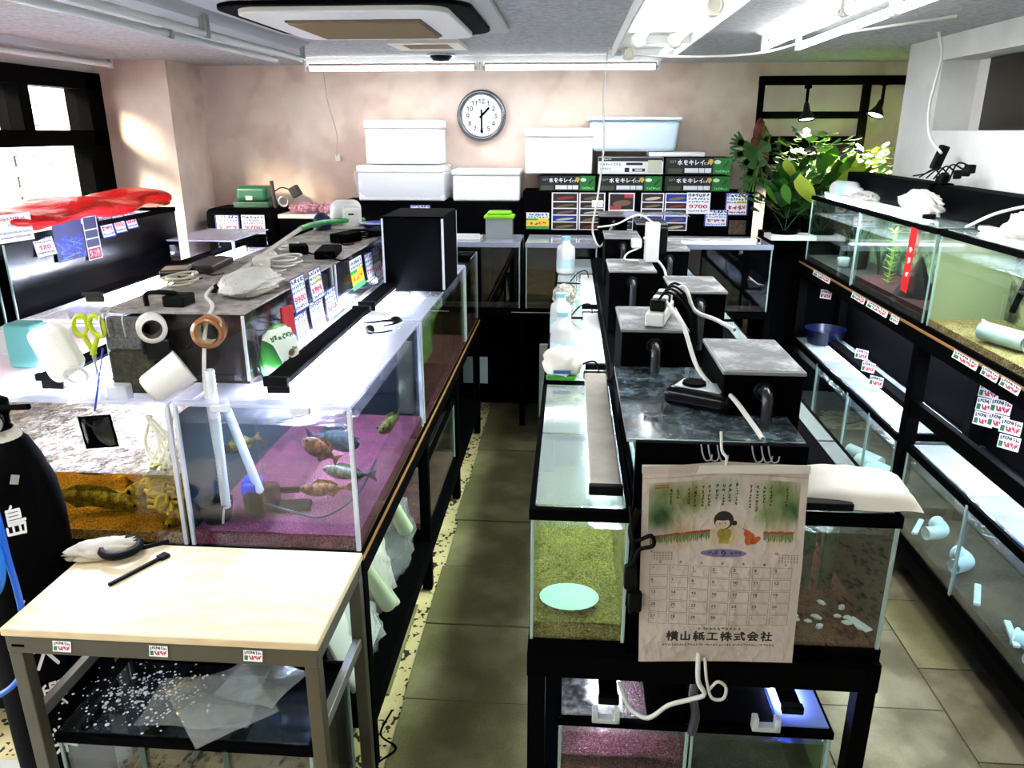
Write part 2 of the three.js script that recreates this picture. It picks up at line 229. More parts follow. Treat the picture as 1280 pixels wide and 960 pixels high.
// ---------- ceiling fittings ----------
function tubeFitting(name, label, at, turn, len, n, gap, lit, L, drop = 0.07) {  // a batten along its own x with n rows of tubes
  const t = thing(name, label, 'light', at, turn); const w = n > 1 ? gap + 0.1 : 0.09;
  const body = new THREE.Shape(); body.moveTo(-w / 2, 0); body.lineTo(w / 2, 0); body.lineTo(w * 0.22, -0.035); body.lineTo(-w * 0.22, -0.035); body.closePath();
  part(t, 'body', metres(new THREE.ExtrudeGeometry(body, { depth: len, bevelEnabled: false }).rotateY(Math.PI / 2).translate(-len / 2, 0, 0)), lit ? M.fixture : M.fixtureGrey);
  const segs = Math.max(1, Math.round(len / 1.22)), sl = len / segs;
  for (let s = 0; s < segs; s++) for (let k = 0; k < n; k++) {
    const x = -len / 2 + sl * (s + 0.5), z = n > 1 ? (k - (n - 1) / 2) * gap : 0;
    const tb = part(t, lit ? 'fluorescent_tube' : 'unlit_tube', cyl(0.0165, 0.0165, sl - 0.06, 14).rotateZ(Math.PI / 2).translate(x, -drop, z), lit ? M.tube : M.tubeOff);
    for (const e of [-1, 1]) part(tb, 'end_cap', cyl(0.017, 0.017, 0.02, 14).rotateZ(Math.PI / 2).translate(x + e * (sl / 2 - 0.03), -drop, z), M.steel);
    for (const e of [-1, 1]) part(t, 'socket', rb(x + e * (sl / 2 - 0.016) - 0.011, x + e * (sl / 2 - 0.016) + 0.011, -drop - 0.02, -0.005, z - 0.014, z + 0.014, 0.004), lit ? M.whitePlastic : M.greyPlastic);
    if (lit) { const c = Math.cos(turn), q = Math.sin(turn); const l = new THREE.RectAreaLight(0xf1f7ff, L, sl - 0.08, 0.034); l.position.set(at[0] + x * c + z * q, at[1] - drop - 0.019, at[2] - x * q + z * c); l.rotation.set(-Math.PI / 2, 0, turn, 'XYZ'); if (turn) { l.rotation.set(0, 0, 0); l.rotateY(turn); l.rotateX(-Math.PI / 2); } scene.add(l); }
  }
  return t;
}
tubeFitting('tube_light', 'lit white tube light running along the back wall above the clock', [-0.63, CEIL, -5.55], 0, 2.42, 1, 0, true, 36);
tubeFitting('tube_light', 'lit bright twin tube light near the right wall', [1.05, CEIL, -3.1], Math.PI / 2, 2.5, 2, 0.17, true, 30);
tubeFitting('tube_light', 'unlit grey twin tube light in front of the air conditioner', [-1.62, CEIL, -3.4], Math.PI / 2, 2.5, 2, 0.16, false, 0, 0.09);
tubeFitting('tube_light', 'unlit pale tube light along the top of the window', [-2.98, CEIL, -3.9], Math.PI / 2, 2.5, 1, 0, false, 0);
tubeFitting('tube_light', 'lit twin tube light above the plywood work table', [-1.25, CEIL, -0.3], Math.PI / 2, 2.5, 2, 0.17, true, 36);
{ // open white troffer with bare tubes
  const t = thing('trough_light', 'open white ceiling trough with round tube holders', 'light', [0.41, CEIL - 0.002, -3.7]);
  part(t, 'tray', [bx(-0.18, 0.18, -0.012, 0, -1.28, 1.28), bx(-0.185, -0.175, -0.06, 0, -1.28, 1.28), bx(0.175, 0.185, -0.06, 0, -1.28, 1.28), bx(-0.18, 0.18, -0.05, 0, -1.285, -1.275)], M.fixture);
  part(t, 'crossbar', bx(-0.175, 0.175, -0.05, -0.012, -0.62, -0.6), M.fixture);
  for (const [x, z, s] of [[-0.09, -1.2, 1], [-0.09, -0.5, 1], [0.09, -0.5, 1], [0.09, 0.6, 1]]) part(t, 'tube_holder', [cyl(0.034, 0.04, 0.03, 18).rotateX(Math.PI / 2).translate(x, -0.045, z), new THREE.TorusGeometry(0.026, 0.006, 6, 18).translate(x, -0.045, z + 0.016)], M.creamPlastic);
  for (const [x, z0, z1] of [[0.1, -1.12, -0.72], [-0.09, -0.45, 1.2], [0.09, -0.42, 0.56]]) part(t, 'fluorescent_tube', cyl(0.016, 0.016, z1 - z0, 14).rotateX(Math.PI / 2).translate(x, -0.05, (z0 + z1) / 2), M.tube);
  areaLight(0.41, CEIL - 0.075, -3.3, 0.3, 1.6, 6);
}
{ // ceiling cassette air conditioner
  const t = thing('air_conditioner', 'white ceiling cassette air conditioner with brown intake grille', 'air conditioner', [-0.88, CEIL, -3.52]);
  const rrect = (w, h, r) => { const s = new THREE.Shape(); s.moveTo(-w + r, -h); s.lineTo(w - r, -h); s.absarc(w - r, -h + r, r, -Math.PI / 2, 0); s.lineTo(w, h - r); s.absarc(w - r, h - r, r, 0, Math.PI / 2); s.lineTo(-w + r, h); s.absarc(-w + r, h - r, r, Math.PI / 2, Math.PI); s.lineTo(-w, -h + r); s.absarc(-w + r, -h + r, r, Math.PI, 1.5 * Math.PI); return s; };
  const flat = (s, d) => metres(new THREE.ExtrudeGeometry(s, { depth: d, bevelEnabled: true, bevelSize: 0.006, bevelThickness: 0.005, bevelSegments: 2, curveSegments: 10 }).rotateX(Math.PI / 2));
  part(t, 'panel', flat(rrect(0.56, 0.56, 0.03), 0.012).translate(0, -0.006, 0), mat(0xa7aaa9, 0.5));
  part(t, 'air_slot', flat(rrect(0.485, 0.49, 0.16), 0.014).translate(0, -0.02, 0), M.black, 'black air slot all round');
  part(t, 'face', flat(rrect(0.40, 0.45, 0.1), 0.02).translate(0, -0.034, 0), M.fixture);
  const gr = part(t, 'intake_grille', flat(rrect(0.27, 0.27, 0.01), 0.004).translate(0, -0.058, -0.03), mat(0x57452c, 0.7), 'brown intake grille');
  for (let i = 0; i < 26; i++) part(gr, 'grille_bar', bx(-0.262, 0.262, -0.074, -0.066, -0.285 + i * 0.0204, -0.279 + i * 0.0204), mat(0x84704f, 0.6));
}
{ const t = thing('ceiling_vent', 'small square white ceiling vent with brown mesh', 'vent', [-0.83, CEIL, -4.72]);
  part(t, 'frame', [bx(-0.2, 0.2, -0.02, 0, -0.2, -0.13), bx(-0.2, 0.2, -0.02, 0, 0.13, 0.2), bx(-0.2, -0.13, -0.02, 0, -0.13, 0.13), bx(0.13, 0.2, -0.02, 0, -0.13, 0.13)], mat(0xd8d2c2, 0.5));
  part(t, 'mesh', bx(-0.13, 0.13, -0.012, -0.004, -0.13, 0.13), mat(0x6f5c3c, 0.7));
  for (let i = 0; i < 9; i++) part(t, 'slat', bx(-0.13, 0.13, -0.018, -0.012, -0.122 + i * 0.029, -0.112 + i * 0.029), mat(0x94805c, 0.6)); }
{ const t = thing('smoke_detector', 'small round dark ceiling fitting behind the vent', 'detector', [-0.86, CEIL, -5.35]); part(t, 'base', cyl(0.09, 0.1, 0.012, 24).translate(0, -0.006, 0), M.lightGrey); part(t, 'dome', lathe([[0, -0.045], [0.05, -0.04], [0.07, -0.02], [0.075, -0.008]], 20), M.rubber); }
{ // wall clock, half past one
  const t = thing('wall_clock', 'round wall clock with silver rim showing half past one', 'clock', [-0.685, 2.195, BACK + 0.002]);
  part(t, 'case', cyl(0.172, 0.172, 0.03, 48).rotateX(Math.PI / 2).translate(0, 0, 0.016), M.greyPlastic);
  part(t, 'rim', new THREE.TorusGeometry(0.168, 0.019, 12, 56).translate(0, 0, 0.036), mat(0x77787e, 0.22, { metalness: 0.9 }));
  const face = ctex(512, 512, (g) => {
    g.fillStyle = '#111'; g.textAlign = 'center'; g.textBaseline = 'middle'; g.font = 'bold 78px sans-serif';
    for (let i = 1; i <= 12; i++) { const a = i * Math.PI / 6; g.fillText(String(i), 256 + 170 * Math.sin(a), 260 - 170 * Math.cos(a)); }
    for (let i = 0; i < 60; i++) { const a = i * Math.PI / 30, r = i % 5 ? 236 : 228; g.lineWidth = i % 5 ? 2 : 5; g.strokeStyle = '#222'; g.beginPath(); g.moveTo(256 + r * Math.sin(a), 256 - r * Math.cos(a)); g.lineTo(256 + 246 * Math.sin(a), 256 - 246 * Math.cos(a)); g.stroke(); }
    scrawl(g, 226, 134, 60, 8, '#777', 7, 2);
  }, '#fbfbff');
  part(t, 'dial', new THREE.CircleGeometry(0.158, 48).translate(0, 0, 0.0325), printed(face));
  const hand = (l, w, a, tail) => new THREE.BoxGeometry(w, l + tail, 0.003).translate(0, (l - tail) / 2, 0).rotateZ(-a);
  part(t, 'hour_hand', hand(0.082, 0.015, Math.PI / 4, 0.02).translate(0, 0, 0.038), M.black);
  part(t, 'minute_hand', hand(0.12, 0.012, Math.PI, 0.045).translate(0, 0, 0.042), M.black);
  part(t, 'second_hand', hand(0.13, 0.002, Math.PI * 0.995, 0.03).translate(0, 0, 0.046), M.black);
}
// ---------- kits: tanks, racks, lamps, fish, cords, bags ----------
function tank(name, label, b, o = {}) {   // b = [x0, x1, y0, y1, z0, z1]; parts are placed about the middle of its underside
  const [x0, x1, y0, y1, z0, z1] = b, w = (x1 - x0) / 2, d = (z1 - z0) / 2, h = y1 - y0, t = thing(name, label, o.category || 'aquarium', [(x0 + x1) / 2, y0, (z0 + z1) / 2], 0, o.group), G = o.glass || M.glass, e = 0.006, E = o.edge || M.edge;
  part(t, 'bottom_pane', bx(-w, w, 0.004, 0.012, -d, d), o.bottom || M.blackMatte);
  const panes = { front: bx(-w, w, 0.012, h, d - e, d), back: bx(-w, w, 0.012, h, -d, -d + e), left: bx(-w, -w + e, 0.012, h, -d + e, d - e), right: bx(w - e, w, 0.012, h, -d + e, d - e) };
  for (const k in panes) part(t, 'pane', panes[k], (o.solid && o.solid[k]) || G);
  const s = o.seam || 0.009;
  for (const [sx, sz] of [[-1, -1], [1, -1], [-1, 1], [1, 1]]) part(t, 'corner_seam', rb(sx * w - (sx > 0 ? s * 0.9 : -0.0005), sx * w + (sx > 0 ? 0.0008 : s * 0.9), 0.012, h - 0.002, sz * d - (sz > 0 ? s * 0.9 : -0.0005), sz * d + (sz > 0 ? 0.0008 : s * 0.9), 0.002), E);
  if (o.rim !== false) {
    const rm = o.rimMat || M.black, ring = (a, c, k) => [bx(-w - k, w + k, a, c, d - 0.012, d + k), bx(-w - k, w + k, a, c, -d - k, -d + 0.012), bx(-w - k, -w + 0.012, a, c, -d + 0.012, d - 0.012), bx(w - 0.012, w + k, a, c, -d + 0.012, d - 0.012)];
    part(t, 'top_rim', ring(h - (o.rimH || 0.028), h, 0.004), rm); part(t, 'base_rim', ring(0, o.baseH || 0.022, 0.004), rm);
  }
  const wy = o.water === undefined ? h - 0.06 : o.water, gh = o.gh === undefined ? 0.05 : o.gh, i = 0.0075;
  if (o.gravel) {
    const g = new THREE.PlaneGeometry(2 * (w - i), 2 * (d - i), 16, 24).rotateX(-Math.PI / 2), p = g.attributes.position;
    for (let k = 0; k < p.count; k++) p.setY(k, gh + (fbm((p.getX(k) + 5) * 0.37 % 1, (p.getZ(k) + 5) * 0.31 % 1, 8, 3, Math.round(x0 * 100) + 500) - 0.5) * (o.bumpy === undefined ? 0.03 : o.bumpy));
    g.computeVertexNormals(); const gv = part(t, 'gravel', [metres(g), metres(new THREE.BoxGeometry(2 * (w - i), gh * 0.8, 2 * (d - i)).translate(0, gh * 0.4 + 0.013, 0))], o.gravel); gv.userData.kind = 'stuff';
  }
  for (const k of ['back', 'left', 'right', 'front']) if (o[k + 'Film']) { // coloured backing sheet or algae film on one side
    const q = { back: bx(-w + i, w - i, 0.014, h - 0.03, -d + 0.0075, -d + 0.009), front: bx(-w + i, w - i, 0.014, h - 0.03, d - 0.009, d - 0.0075), left: bx(-w + 0.0075, -w + 0.009, 0.014, h - 0.03, -d + i, d - i), right: bx(w - 0.009, w - 0.0075, 0.014, h - 0.03, -d + i, d - i) }[k];
    part(t, 'backing_sheet', q, o[k + 'Film']);
  }
  if (wy > 0) {
    if (o.tint) part(t, 'water', new THREE.BoxGeometry(2 * (w - 0.011), wy - 0.02, 2 * (d - 0.011)).translate(0, (wy + 0.02) / 2 - 0.002, 0), waterMat(o.tint));
    part(t, 'water_surface', metres(new THREE.PlaneGeometry(2 * (w - i), 2 * (d - i)).rotateX(-Math.PI / 2).translate(0, wy + 0.001, 0)), o.surface || M.ripple);
  }
  for (const z of o.crossZ || []) part(t, 'divider', bx(-w + i, w - i, 0.014, h - 0.02, z - (z0 + z1) / 2 - 0.003, z - (z0 + z1) / 2 + 0.003), o.dividerMat || G);
  for (const x of o.crossX || []) part(t, 'divider', bx(x - (x0 + x1) / 2 - 0.003, x - (x0 + x1) / 2 + 0.003, 0.014, h - 0.02, -d + i, d - i), o.dividerMat || G);
  for (const z of o.seamsZ || []) for (const sx of [-1, 1]) part(t, 'joint', rb(sx * w - 0.006, sx * w + 0.003, 0.014, h - 0.02, z - (z0 + z1) / 2 - 0.009, z - (z0 + z1) / 2 + 0.009, 0.002), E);
  return t;
}
const addLid = (t, name, gs, m, label) => part(t, name, gs, m, label);
function rack(label, b, postsZ, levels, o = {}) {  // b = [x0, x1, z0, z1]; levels = tops of the shelves
  const [x0, x1, z0, z1] = b, cx = (x0 + x1) / 2, cz = (z0 + z1) / 2, t = thing('tank_rack', label, 'rack', [cx, 0, cz]), p = o.post || 0.045, top = o.top || Math.max(...levels), rh = o.rail || 0.07, top0 = Math.max(...levels);
  for (const z of postsZ) for (const x of [x0 + p / 2, x1 - p / 2]) part(t, 'post', rb(x - cx - p / 2, x - cx + p / 2, 0, top - 0.001, z - cz - p / 2, z - cz + p / 2, 0.003), M.rack);
  for (const y of levels) {
    for (const x of [x0 + 0.012, x1 - 0.012]) part(t, 'rail', rb(x - cx - 0.014, x - cx + 0.014, y - rh - 0.012, y - 0.012, z0 - cz, z1 - cz, 0.003), M.rack);
    for (const z of [z0 + 0.013, z1 - 0.013]) part(t, 'rail', rb(x0 - cx + 0.026, x1 - cx - 0.026, y - rh - 0.012, y - 0.012, z - cz - 0.013, z - cz + 0.013, 0.003), M.rack);
    part(t, 'shelf_board', bx(x0 - cx, x1 - cx, y - 0.012, y, z0 - cz, z1 - cz), M.black);
    if (o.edge && y === top0) part(t, 'board_edge', rb(o.edge > 0 ? x1 - cx : x0 - cx - 0.005, o.edge > 0 ? x1 - cx + 0.005 : x0 - cx, y - 0.012, y - 0.0005, z0 - cz, z1 - cz, 0.001), M.woodEdge, 'pale wooden edge');
  }
  return t;
}
function barLight(label, at, turn, len, o = {}) {  // slim lamp lying along its own z, glowing underside
  const w = o.w || 0.09, h = o.h || 0.022; if (o.lift) at = [at[0], at[1] + o.lift, at[2]]; const t = thing('tank_light', label, 'light', at, turn);
  if (o.lift) for (const s of [-1, 1]) part(t, 'foot', rb(-w / 2, w / 2, -o.lift, 0.003, s * (len / 2 - 0.02) - 0.006, s * (len / 2 - 0.02) + 0.006, 0.002), M.rubber);
  part(t, 'housing', rb(-w / 2, w / 2, 0.004, h, -len / 2, len / 2, 0.006, 2), o.mat || M.black);
  part(t, 'led_strip', bx(-w * 0.4, w * 0.4, 0.0005, 0.0045, -len / 2 + 0.03, len / 2 - 0.03), M.led);
  if (o.ends !== false) for (const s of [-1, 1]) part(t, 'end_cap', rb(-w / 2 - 0.003, w / 2 + 0.003, 0.002, h + 0.003, s * len / 2 - 0.011 - s * 0.005, s * len / 2 + 0.011 - s * 0.005, 0.004), M.rubber);
  if (o.L) { const l = new THREE.RectAreaLight(o.color || 0xe9f0ff, o.L, w * 0.8, len - 0.06); l.position.set(at[0], at[1] - 0.003, at[2]); l.rotateY(turn); l.rotateX(-Math.PI / 2); scene.add(l); }
  return t;
}
function fishGeo(L, H, Wd, fork = 0.8) {
  const prof = [[0, 0.02], [0.04, 0.34], [0.12, 0.66], [0.24, 0.92], [0.36, 1], [0.5, 0.92], [0.64, 0.68], [0.76, 0.42], [0.86, 0.26], [0.92, 0.24]], n = 14, pos = [], idx = [];
  prof.forEach(([x, r]) => { for (let k = 0; k < n; k++) { const a = k / n * Math.PI * 2, bend = 0.05 * L * Math.sin(x * 3.4); pos.push((x - 0.45) * L, Math.sin(a) * r * H / 2, Math.cos(a) * r * Wd / 2 + bend); } });
  for (let i = 0; i + 1 < prof.length; i++) for (let k = 0; k < n; k++) { const a = i * n + k, b = i * n + (k + 1) % n, c = a + n, d = b + n; idx.push(a, b, c, b, d, c); }
  const g = new THREE.BufferGeometry(); g.setAttribute('position', new THREE.Float32BufferAttribute(pos, 3)); g.setIndex(idx); g.computeVertexNormals(); g.setAttribute('uv', new THREE.Float32BufferAttribute(new Float32Array(pos.length / 3 * 2).map((_, i) => pos[Math.floor(i / 2) * 3 + (i % 2)]), 2));
  const fin = (pts, z = 0, rx = 0) => { const s = new THREE.Shape(pts.map(([x, y]) => new THREE.Vector2(x * L, y * H))); const f = new THREE.ExtrudeGeometry(s, { depth: 0.0016, bevelEnabled: false }); f.rotateX(rx); return f.translate(0, 0, z); };
  const tz = 0.05 * L * Math.sin(0.92 * 3.4);
  return merged([g, fin([[0.44, 0.1], [0.62, 0.5 * fork], [0.58, 0], [0.62, -0.5 * fork], [0.44, -0.1]], tz), fin([[-0.2, 0.42], [-0.06, 0.72], [0.2, 0.6], [0.34, 0.2], [0.1, 0.3]], 0.02 * L), fin([[0.06, -0.38], [0.2, -0.62], [0.36, -0.16]], 0.02 * L), fin([[-0.22, -0.1], [-0.06, -0.42], [-0.1, -0.02]], Wd * 0.46, 0.5), fin([[-0.22, -0.1], [-0.06, -0.42], [-0.1, -0.02]], -Wd * 0.44, -0.5)]);
}
function fish(label, at, turn, L, H, Wd, color, group, tilt = 0) {
  const t = thing('fish', label, 'fish', at, turn, group); t.rotation.z = tilt;
  part(t, 'body', fishGeo(L, H, Wd), color);
  for (const s of [-1, 1]) part(t, 'eye', new THREE.SphereGeometry(H * 0.075, 8, 6).translate(-0.36 * L, H * 0.1, s * Wd * 0.36), M.blackGloss);
  return t;
}
function cord(name, label, pts, r, m, category = 'cord', group) { const o = one(name, tube(pts, r, pts.length * 8), m, label, category, [0, 0, 0], 0, group); return o; }
function blob(rx, ry, rz, amp, s, n = 28) {
  const g = new THREE.SphereGeometry(1, n, Math.round(n * 0.7)), p = g.attributes.position;
  for (let i = 0; i < p.count; i++) {
    const x = p.getX(i), y = p.getY(i), z = p.getZ(i), u = Math.abs(fbm(((x * 0.5 + z * 0.31 + 3.1) % 1 + 1) % 1, ((y * 0.5 + z * 0.4 + 5.3) % 1 + 1) % 1, 6, 3, s) - 0.5) * 2, k = 1 + amp * (u - 0.35) * Math.sin(Math.acos(cl(y, -1, 1)));
    p.setXYZ(i, x * rx * k, (y < 0 ? Math.max(y, -0.55) : y) * ry * k, z * rz * k);
  }
  g.computeVertexNormals(); const q = metres(g); q.computeBoundingBox(); return q.translate(0, -q.boundingBox.min.y, 0);
}
function folded(w, h, d, amp, s) {  // soft folded cloth or loose wrapping
  const g = new RoundedBoxGeometry(w, h, d, 7, Math.min(w, h, d) * 0.42), p = g.attributes.position;
  for (let i = 0; i < p.count; i++) { const x = p.getX(i), y = p.getY(i), z = p.getZ(i), u = fbm(((x * 2.1 + y * 1.3) % 1 + 1) % 1, ((z * 2.3 + y * 0.7) % 1 + 1) % 1, 6, 3, s) - 0.5; p.setXYZ(i, x * (1 + amp * u), y * (1 + 1.6 * amp * u), z * (1 + amp * u)); }
  g.computeVertexNormals(); const q = metres(g); q.computeBoundingBox(); return q.translate(0, -q.boundingBox.min.y, 0);
}
function cushion(w, h, d, n, s) {  // flat folded cloth with soft edges
  const g = new THREE.PlaneGeometry(w, d, 22, 16).rotateX(-Math.PI / 2), p = g.attributes.position;
  for (let i = 0; i < p.count; i++) { const u = Math.abs(2 * p.getX(i) / w), v = Math.abs(2 * p.getZ(i) / d), e = (1 - Math.pow(u, 8)) * (1 - Math.pow(v, 8)), q = fbm((p.getX(i) * 1.3 + 2) % 1, (p.getZ(i) * 1.3 + 2) % 1, 7, 3, s); p.setXYZ(i, p.getX(i) * (1 + 0.12 * (q - 0.5)), h * e * (0.75 + n * q), p.getZ(i) * (1 + 0.25 * (q - 0.5))); }
  g.computeVertexNormals(); return metres(g);
}
// small printed cards: price tags and labels
const TAGS = [];
for (let k = 0; k < 10; k++) TAGS.push(printed(ctex(128, 192, (g, w, h) => {
  const ink = ['#12305c', '#111111', '#1c4f8a', '#3a2a6a', '#111'][k % 5];
  if (k === 7) { g.fillStyle = '#2fa04a'; g.fillRect(0, 70, w, h); g.fillStyle = '#f2d020'; g.fillRect(0, 90, w, 70); }
  scrawl(g, 8, 10, w - 16, 26, ink, 6, 5); scrawl(g, 8, 46, w - 16, 18, ['#0f7f86', '#2760b0', '#d8a800', '#333'][k % 4], 7, 4);
  if (k % 3 === 1) { g.fillStyle = '#f6e04a'; g.fillRect(64, 66, 58, 24); }
  if (k !== 7) scrawl(g, 8, 74, w - 16, 16, '#556', 8, 3);
  g.fillStyle = ['#c3122b', '#d01c52', '#c01030'][k % 3]; g.font = 'bold 46px sans-serif'; g.textAlign = 'center'; if ([0, 8, 9].includes(k)) g.fillText({ 0: '9900', 8: '9700', 9: '180' }[k], w / 2, 142, w - 12); else scrawl(g, 14, 108, w - 28, 34, g.fillStyle, 4, 7);
  scrawl(g, 10, 158, w - 20, 16, ink, 8, 3); if (k < 7) { g.strokeStyle = '#1a2a86'; g.lineWidth = 9; g.strokeRect(3, 3, w - 6, h - 6); }
}, k % 4 === 3 ? '#eef3ff' : '#fbfaff'), hide));
const tinyTag = printed(ctex(128, 64, (g) => { scrawl(g, 6, 6, 116, 18, '#222', 9, 4); g.fillStyle = '#2c7a3a'; g.fillRect(6, 32, 24, 26); g.fillStyle = '#c21838'; scrawl(g, 36, 32, 84, 22, '#c21838', 7, 5); }, '#f6f3f2'));
function card(label, at, turn, w, h, k, group, tilt = 0.06) {  // price card, hanging slightly off the face behind it
  const o = one('price_tag', sheet(w, h, 0.006), k < 0 ? tinyTag : TAGS[k % TAGS.length], label, 'price tag', at, turn, group); o.rotation.order = 'YXZ'; o.rotation.x = -tilt; return o;
}
// ---------- left side: work table, racks and tanks ----------
{ // work table with plywood top
  const t = thing('work_table', 'bronze steel work table with pale plywood top and small price labels', 'table', [-0.99, 0, -1.74]);
  part(t, 'tabletop', rb(-0.405, 0.405, 0.882, 0.905, -0.21, 0.215, 0.004), M.ply, 'pale plywood board');
  part(t, 'apron', rb(-0.4, 0.4, 0.83, 0.881, 0.17, 0.21, 0.004), M.bronze); part(t, 'apron', rb(-0.4, 0.4, 0.83, 0.881, -0.205, -0.175, 0.004), M.bronze);
  for (const s of [-1, 1]) { part(t, 'apron', rb(s * 0.385 - 0.014, s * 0.385 + 0.014, 0.83, 0.881, -0.174, 0.169, 0.004), M.bronze); for (const z of [-0.19, 0.19]) part(t, 'leg', rb(s * 0.382 - 0.018, s * 0.382 + 0.018, 0, 0.83, z - 0.018, z + 0.018, 0.003), M.bronze); part(t, 'side_rail', rb(s * 0.382 - 0.012, s * 0.382 + 0.012, 0.60, 0.635, -0.171, 0.171, 0.003), M.alu); part(t, 'side_rail', rb(s * 0.382 - 0.012, s * 0.382 + 0.012, 0.10, 0.135, -0.171, 0.171, 0.003), M.alu); }
  part(t, 'shelf_rail', rb(-0.36, 0.36, 0.08, 0.11, 0.172, 0.2, 0.003), M.bronze); part(t, 'shelf_rail', rb(-0.36, 0.36, 0.08, 0.11, -0.2, -0.172, 0.003), M.bronze);
  part(t, 'maker_plate', bx(-0.385, -0.352, 0.85, 0.857, 0.2095, 0.2112), M.black);
  for (const x of [-0.25, 0.0, 0.24]) part(t, 'label_strip', sheet(0.048, 0.028, 0.003).rotateX(-0.1).translate(x, 0.846, 0.214), tinyTag);
}
{ // tank with dark glass covers on the lower shelf of the table
  const t = tank('low_tank', 'low tank with wet glass covers under the plywood table', [-1.345, -0.645, 0.115, 0.545, -1.915, -1.57], { crossX: [-1.12, -0.88], gravel: M.gravelDark, water: 0.34, gh: 0.04, tint: 0xc4d0ea, backFilm: mat(0x0e1612, 0.9), dividerMat: M.black, category: 'aquarium' });
  part(t, 'cover_glass', rb(-0.345, -0.02, 0.431, 0.437, -0.168, 0.17, 0.002), phys(0xe6eef6, 0.03, { transmission: 1, thickness: 0, ior: 1.5 }), 'clear glass beaded with water drops');
  { const dg = new THREE.SphereGeometry(1, 6, 4), ds = []; for (let i = 0; i < 320; i++) { const q = rr(0.0012, 0.0045) * (rnd() < 0.12 ? 1.8 : 1); ds.push(dg.clone().scale(q, q * 0.4, q).translate(-0.2 + (rnd() + rnd() + rnd() - 1.5) * 0.17, 0.4375, 0.02 + (rnd() + rnd() - 1) * 0.15)); } const dp = part(t, 'water_drops', ds, phys(0xf2f6fa, 0.12, { transmission: 0.25, thickness: 0, ior: 1.33 })); dp.userData.kind = 'stuff'; }
  part(t, 'cover_glass', rb(-0.015, 0.345, 0.431, 0.437, -0.168, 0.17, 0.002), phys(0xe6eef6, 0.03, { transmission: 1, thickness: 0, ior: 1.5 }));
  for (const x of [-0.115, 0.115]) part(t, 'front_seam', rb(x - 0.008, x + 0.008, 0.02, 0.41, 0.1725, 0.1765, 0.001), M.edgeDark);
}
{ // clear plastic bags spread on the glass covers
  const flatBag = (w, d, s) => { const g = new THREE.PlaneGeometry(w, d, 14, 14).rotateX(-Math.PI / 2), p = g.attributes.position; for (let i = 0; i < p.count; i++) p.setY(i, 0.004 + 0.05 * Math.pow(fbm((p.getX(i) + 1) * 0.9 % 1, (p.getZ(i) + 1) * 0.9 % 1, 6, 3, s), 2)); g.computeVertexNormals(); return metres(g); };
  one('plastic_bag', flatBag(0.30, 0.2, 5), M.bag, 'flat clear plastic bag stack lying on wet glass', 'plastic bag', [-0.99, 0.554, -1.69], 0.12);
  one('plastic_bag', flatBag(0.22, 0.26, 9), M.bag, 'crumpled clear plastic bag, edge hanging over the glass', 'plastic bag', [-0.92, 0.578, -1.66], 0.75);
  one('plastic_bag', flatBag(0.2, 0.16, 14), M.bag, 'folded clear plastic bag with tied handle on other bags', 'plastic bag', [-0.83, 0.6, -1.72], -0.3);
}
{ // pen and sealer on the table
  one('black_clip', [rb(-0.006, 0.006, 0, 0.01, -0.085, 0.085, 0.003), rb(-0.014, 0.014, 0, 0.012, -0.1, -0.07, 0.004)], M.rubber, 'flat black strap or pen lying on the plywood table', 'pen', [-1.19, 0.905, -1.80], -0.45);
  const t = thing('hand_net', 'pale folded hand net with dark rim on table corner', 'net', [-1.33, 0.905, -1.88], 0.3);
  part(t, 'cloth', blob(0.11, 0.03, 0.05, 0.7, 33), mat(0xb8ae96, 0.8)); part(t, 'rim', new THREE.TorusGeometry(0.05, 0.012, 6, 18).rotateX(Math.PI / 2).translate(0.05, 0.03, 0.02), M.rubber); part(t, 'handle', between([0.06, 0.02, 0.03], [0.17, 0.012, -0.02], 0.007), M.rubber);
}
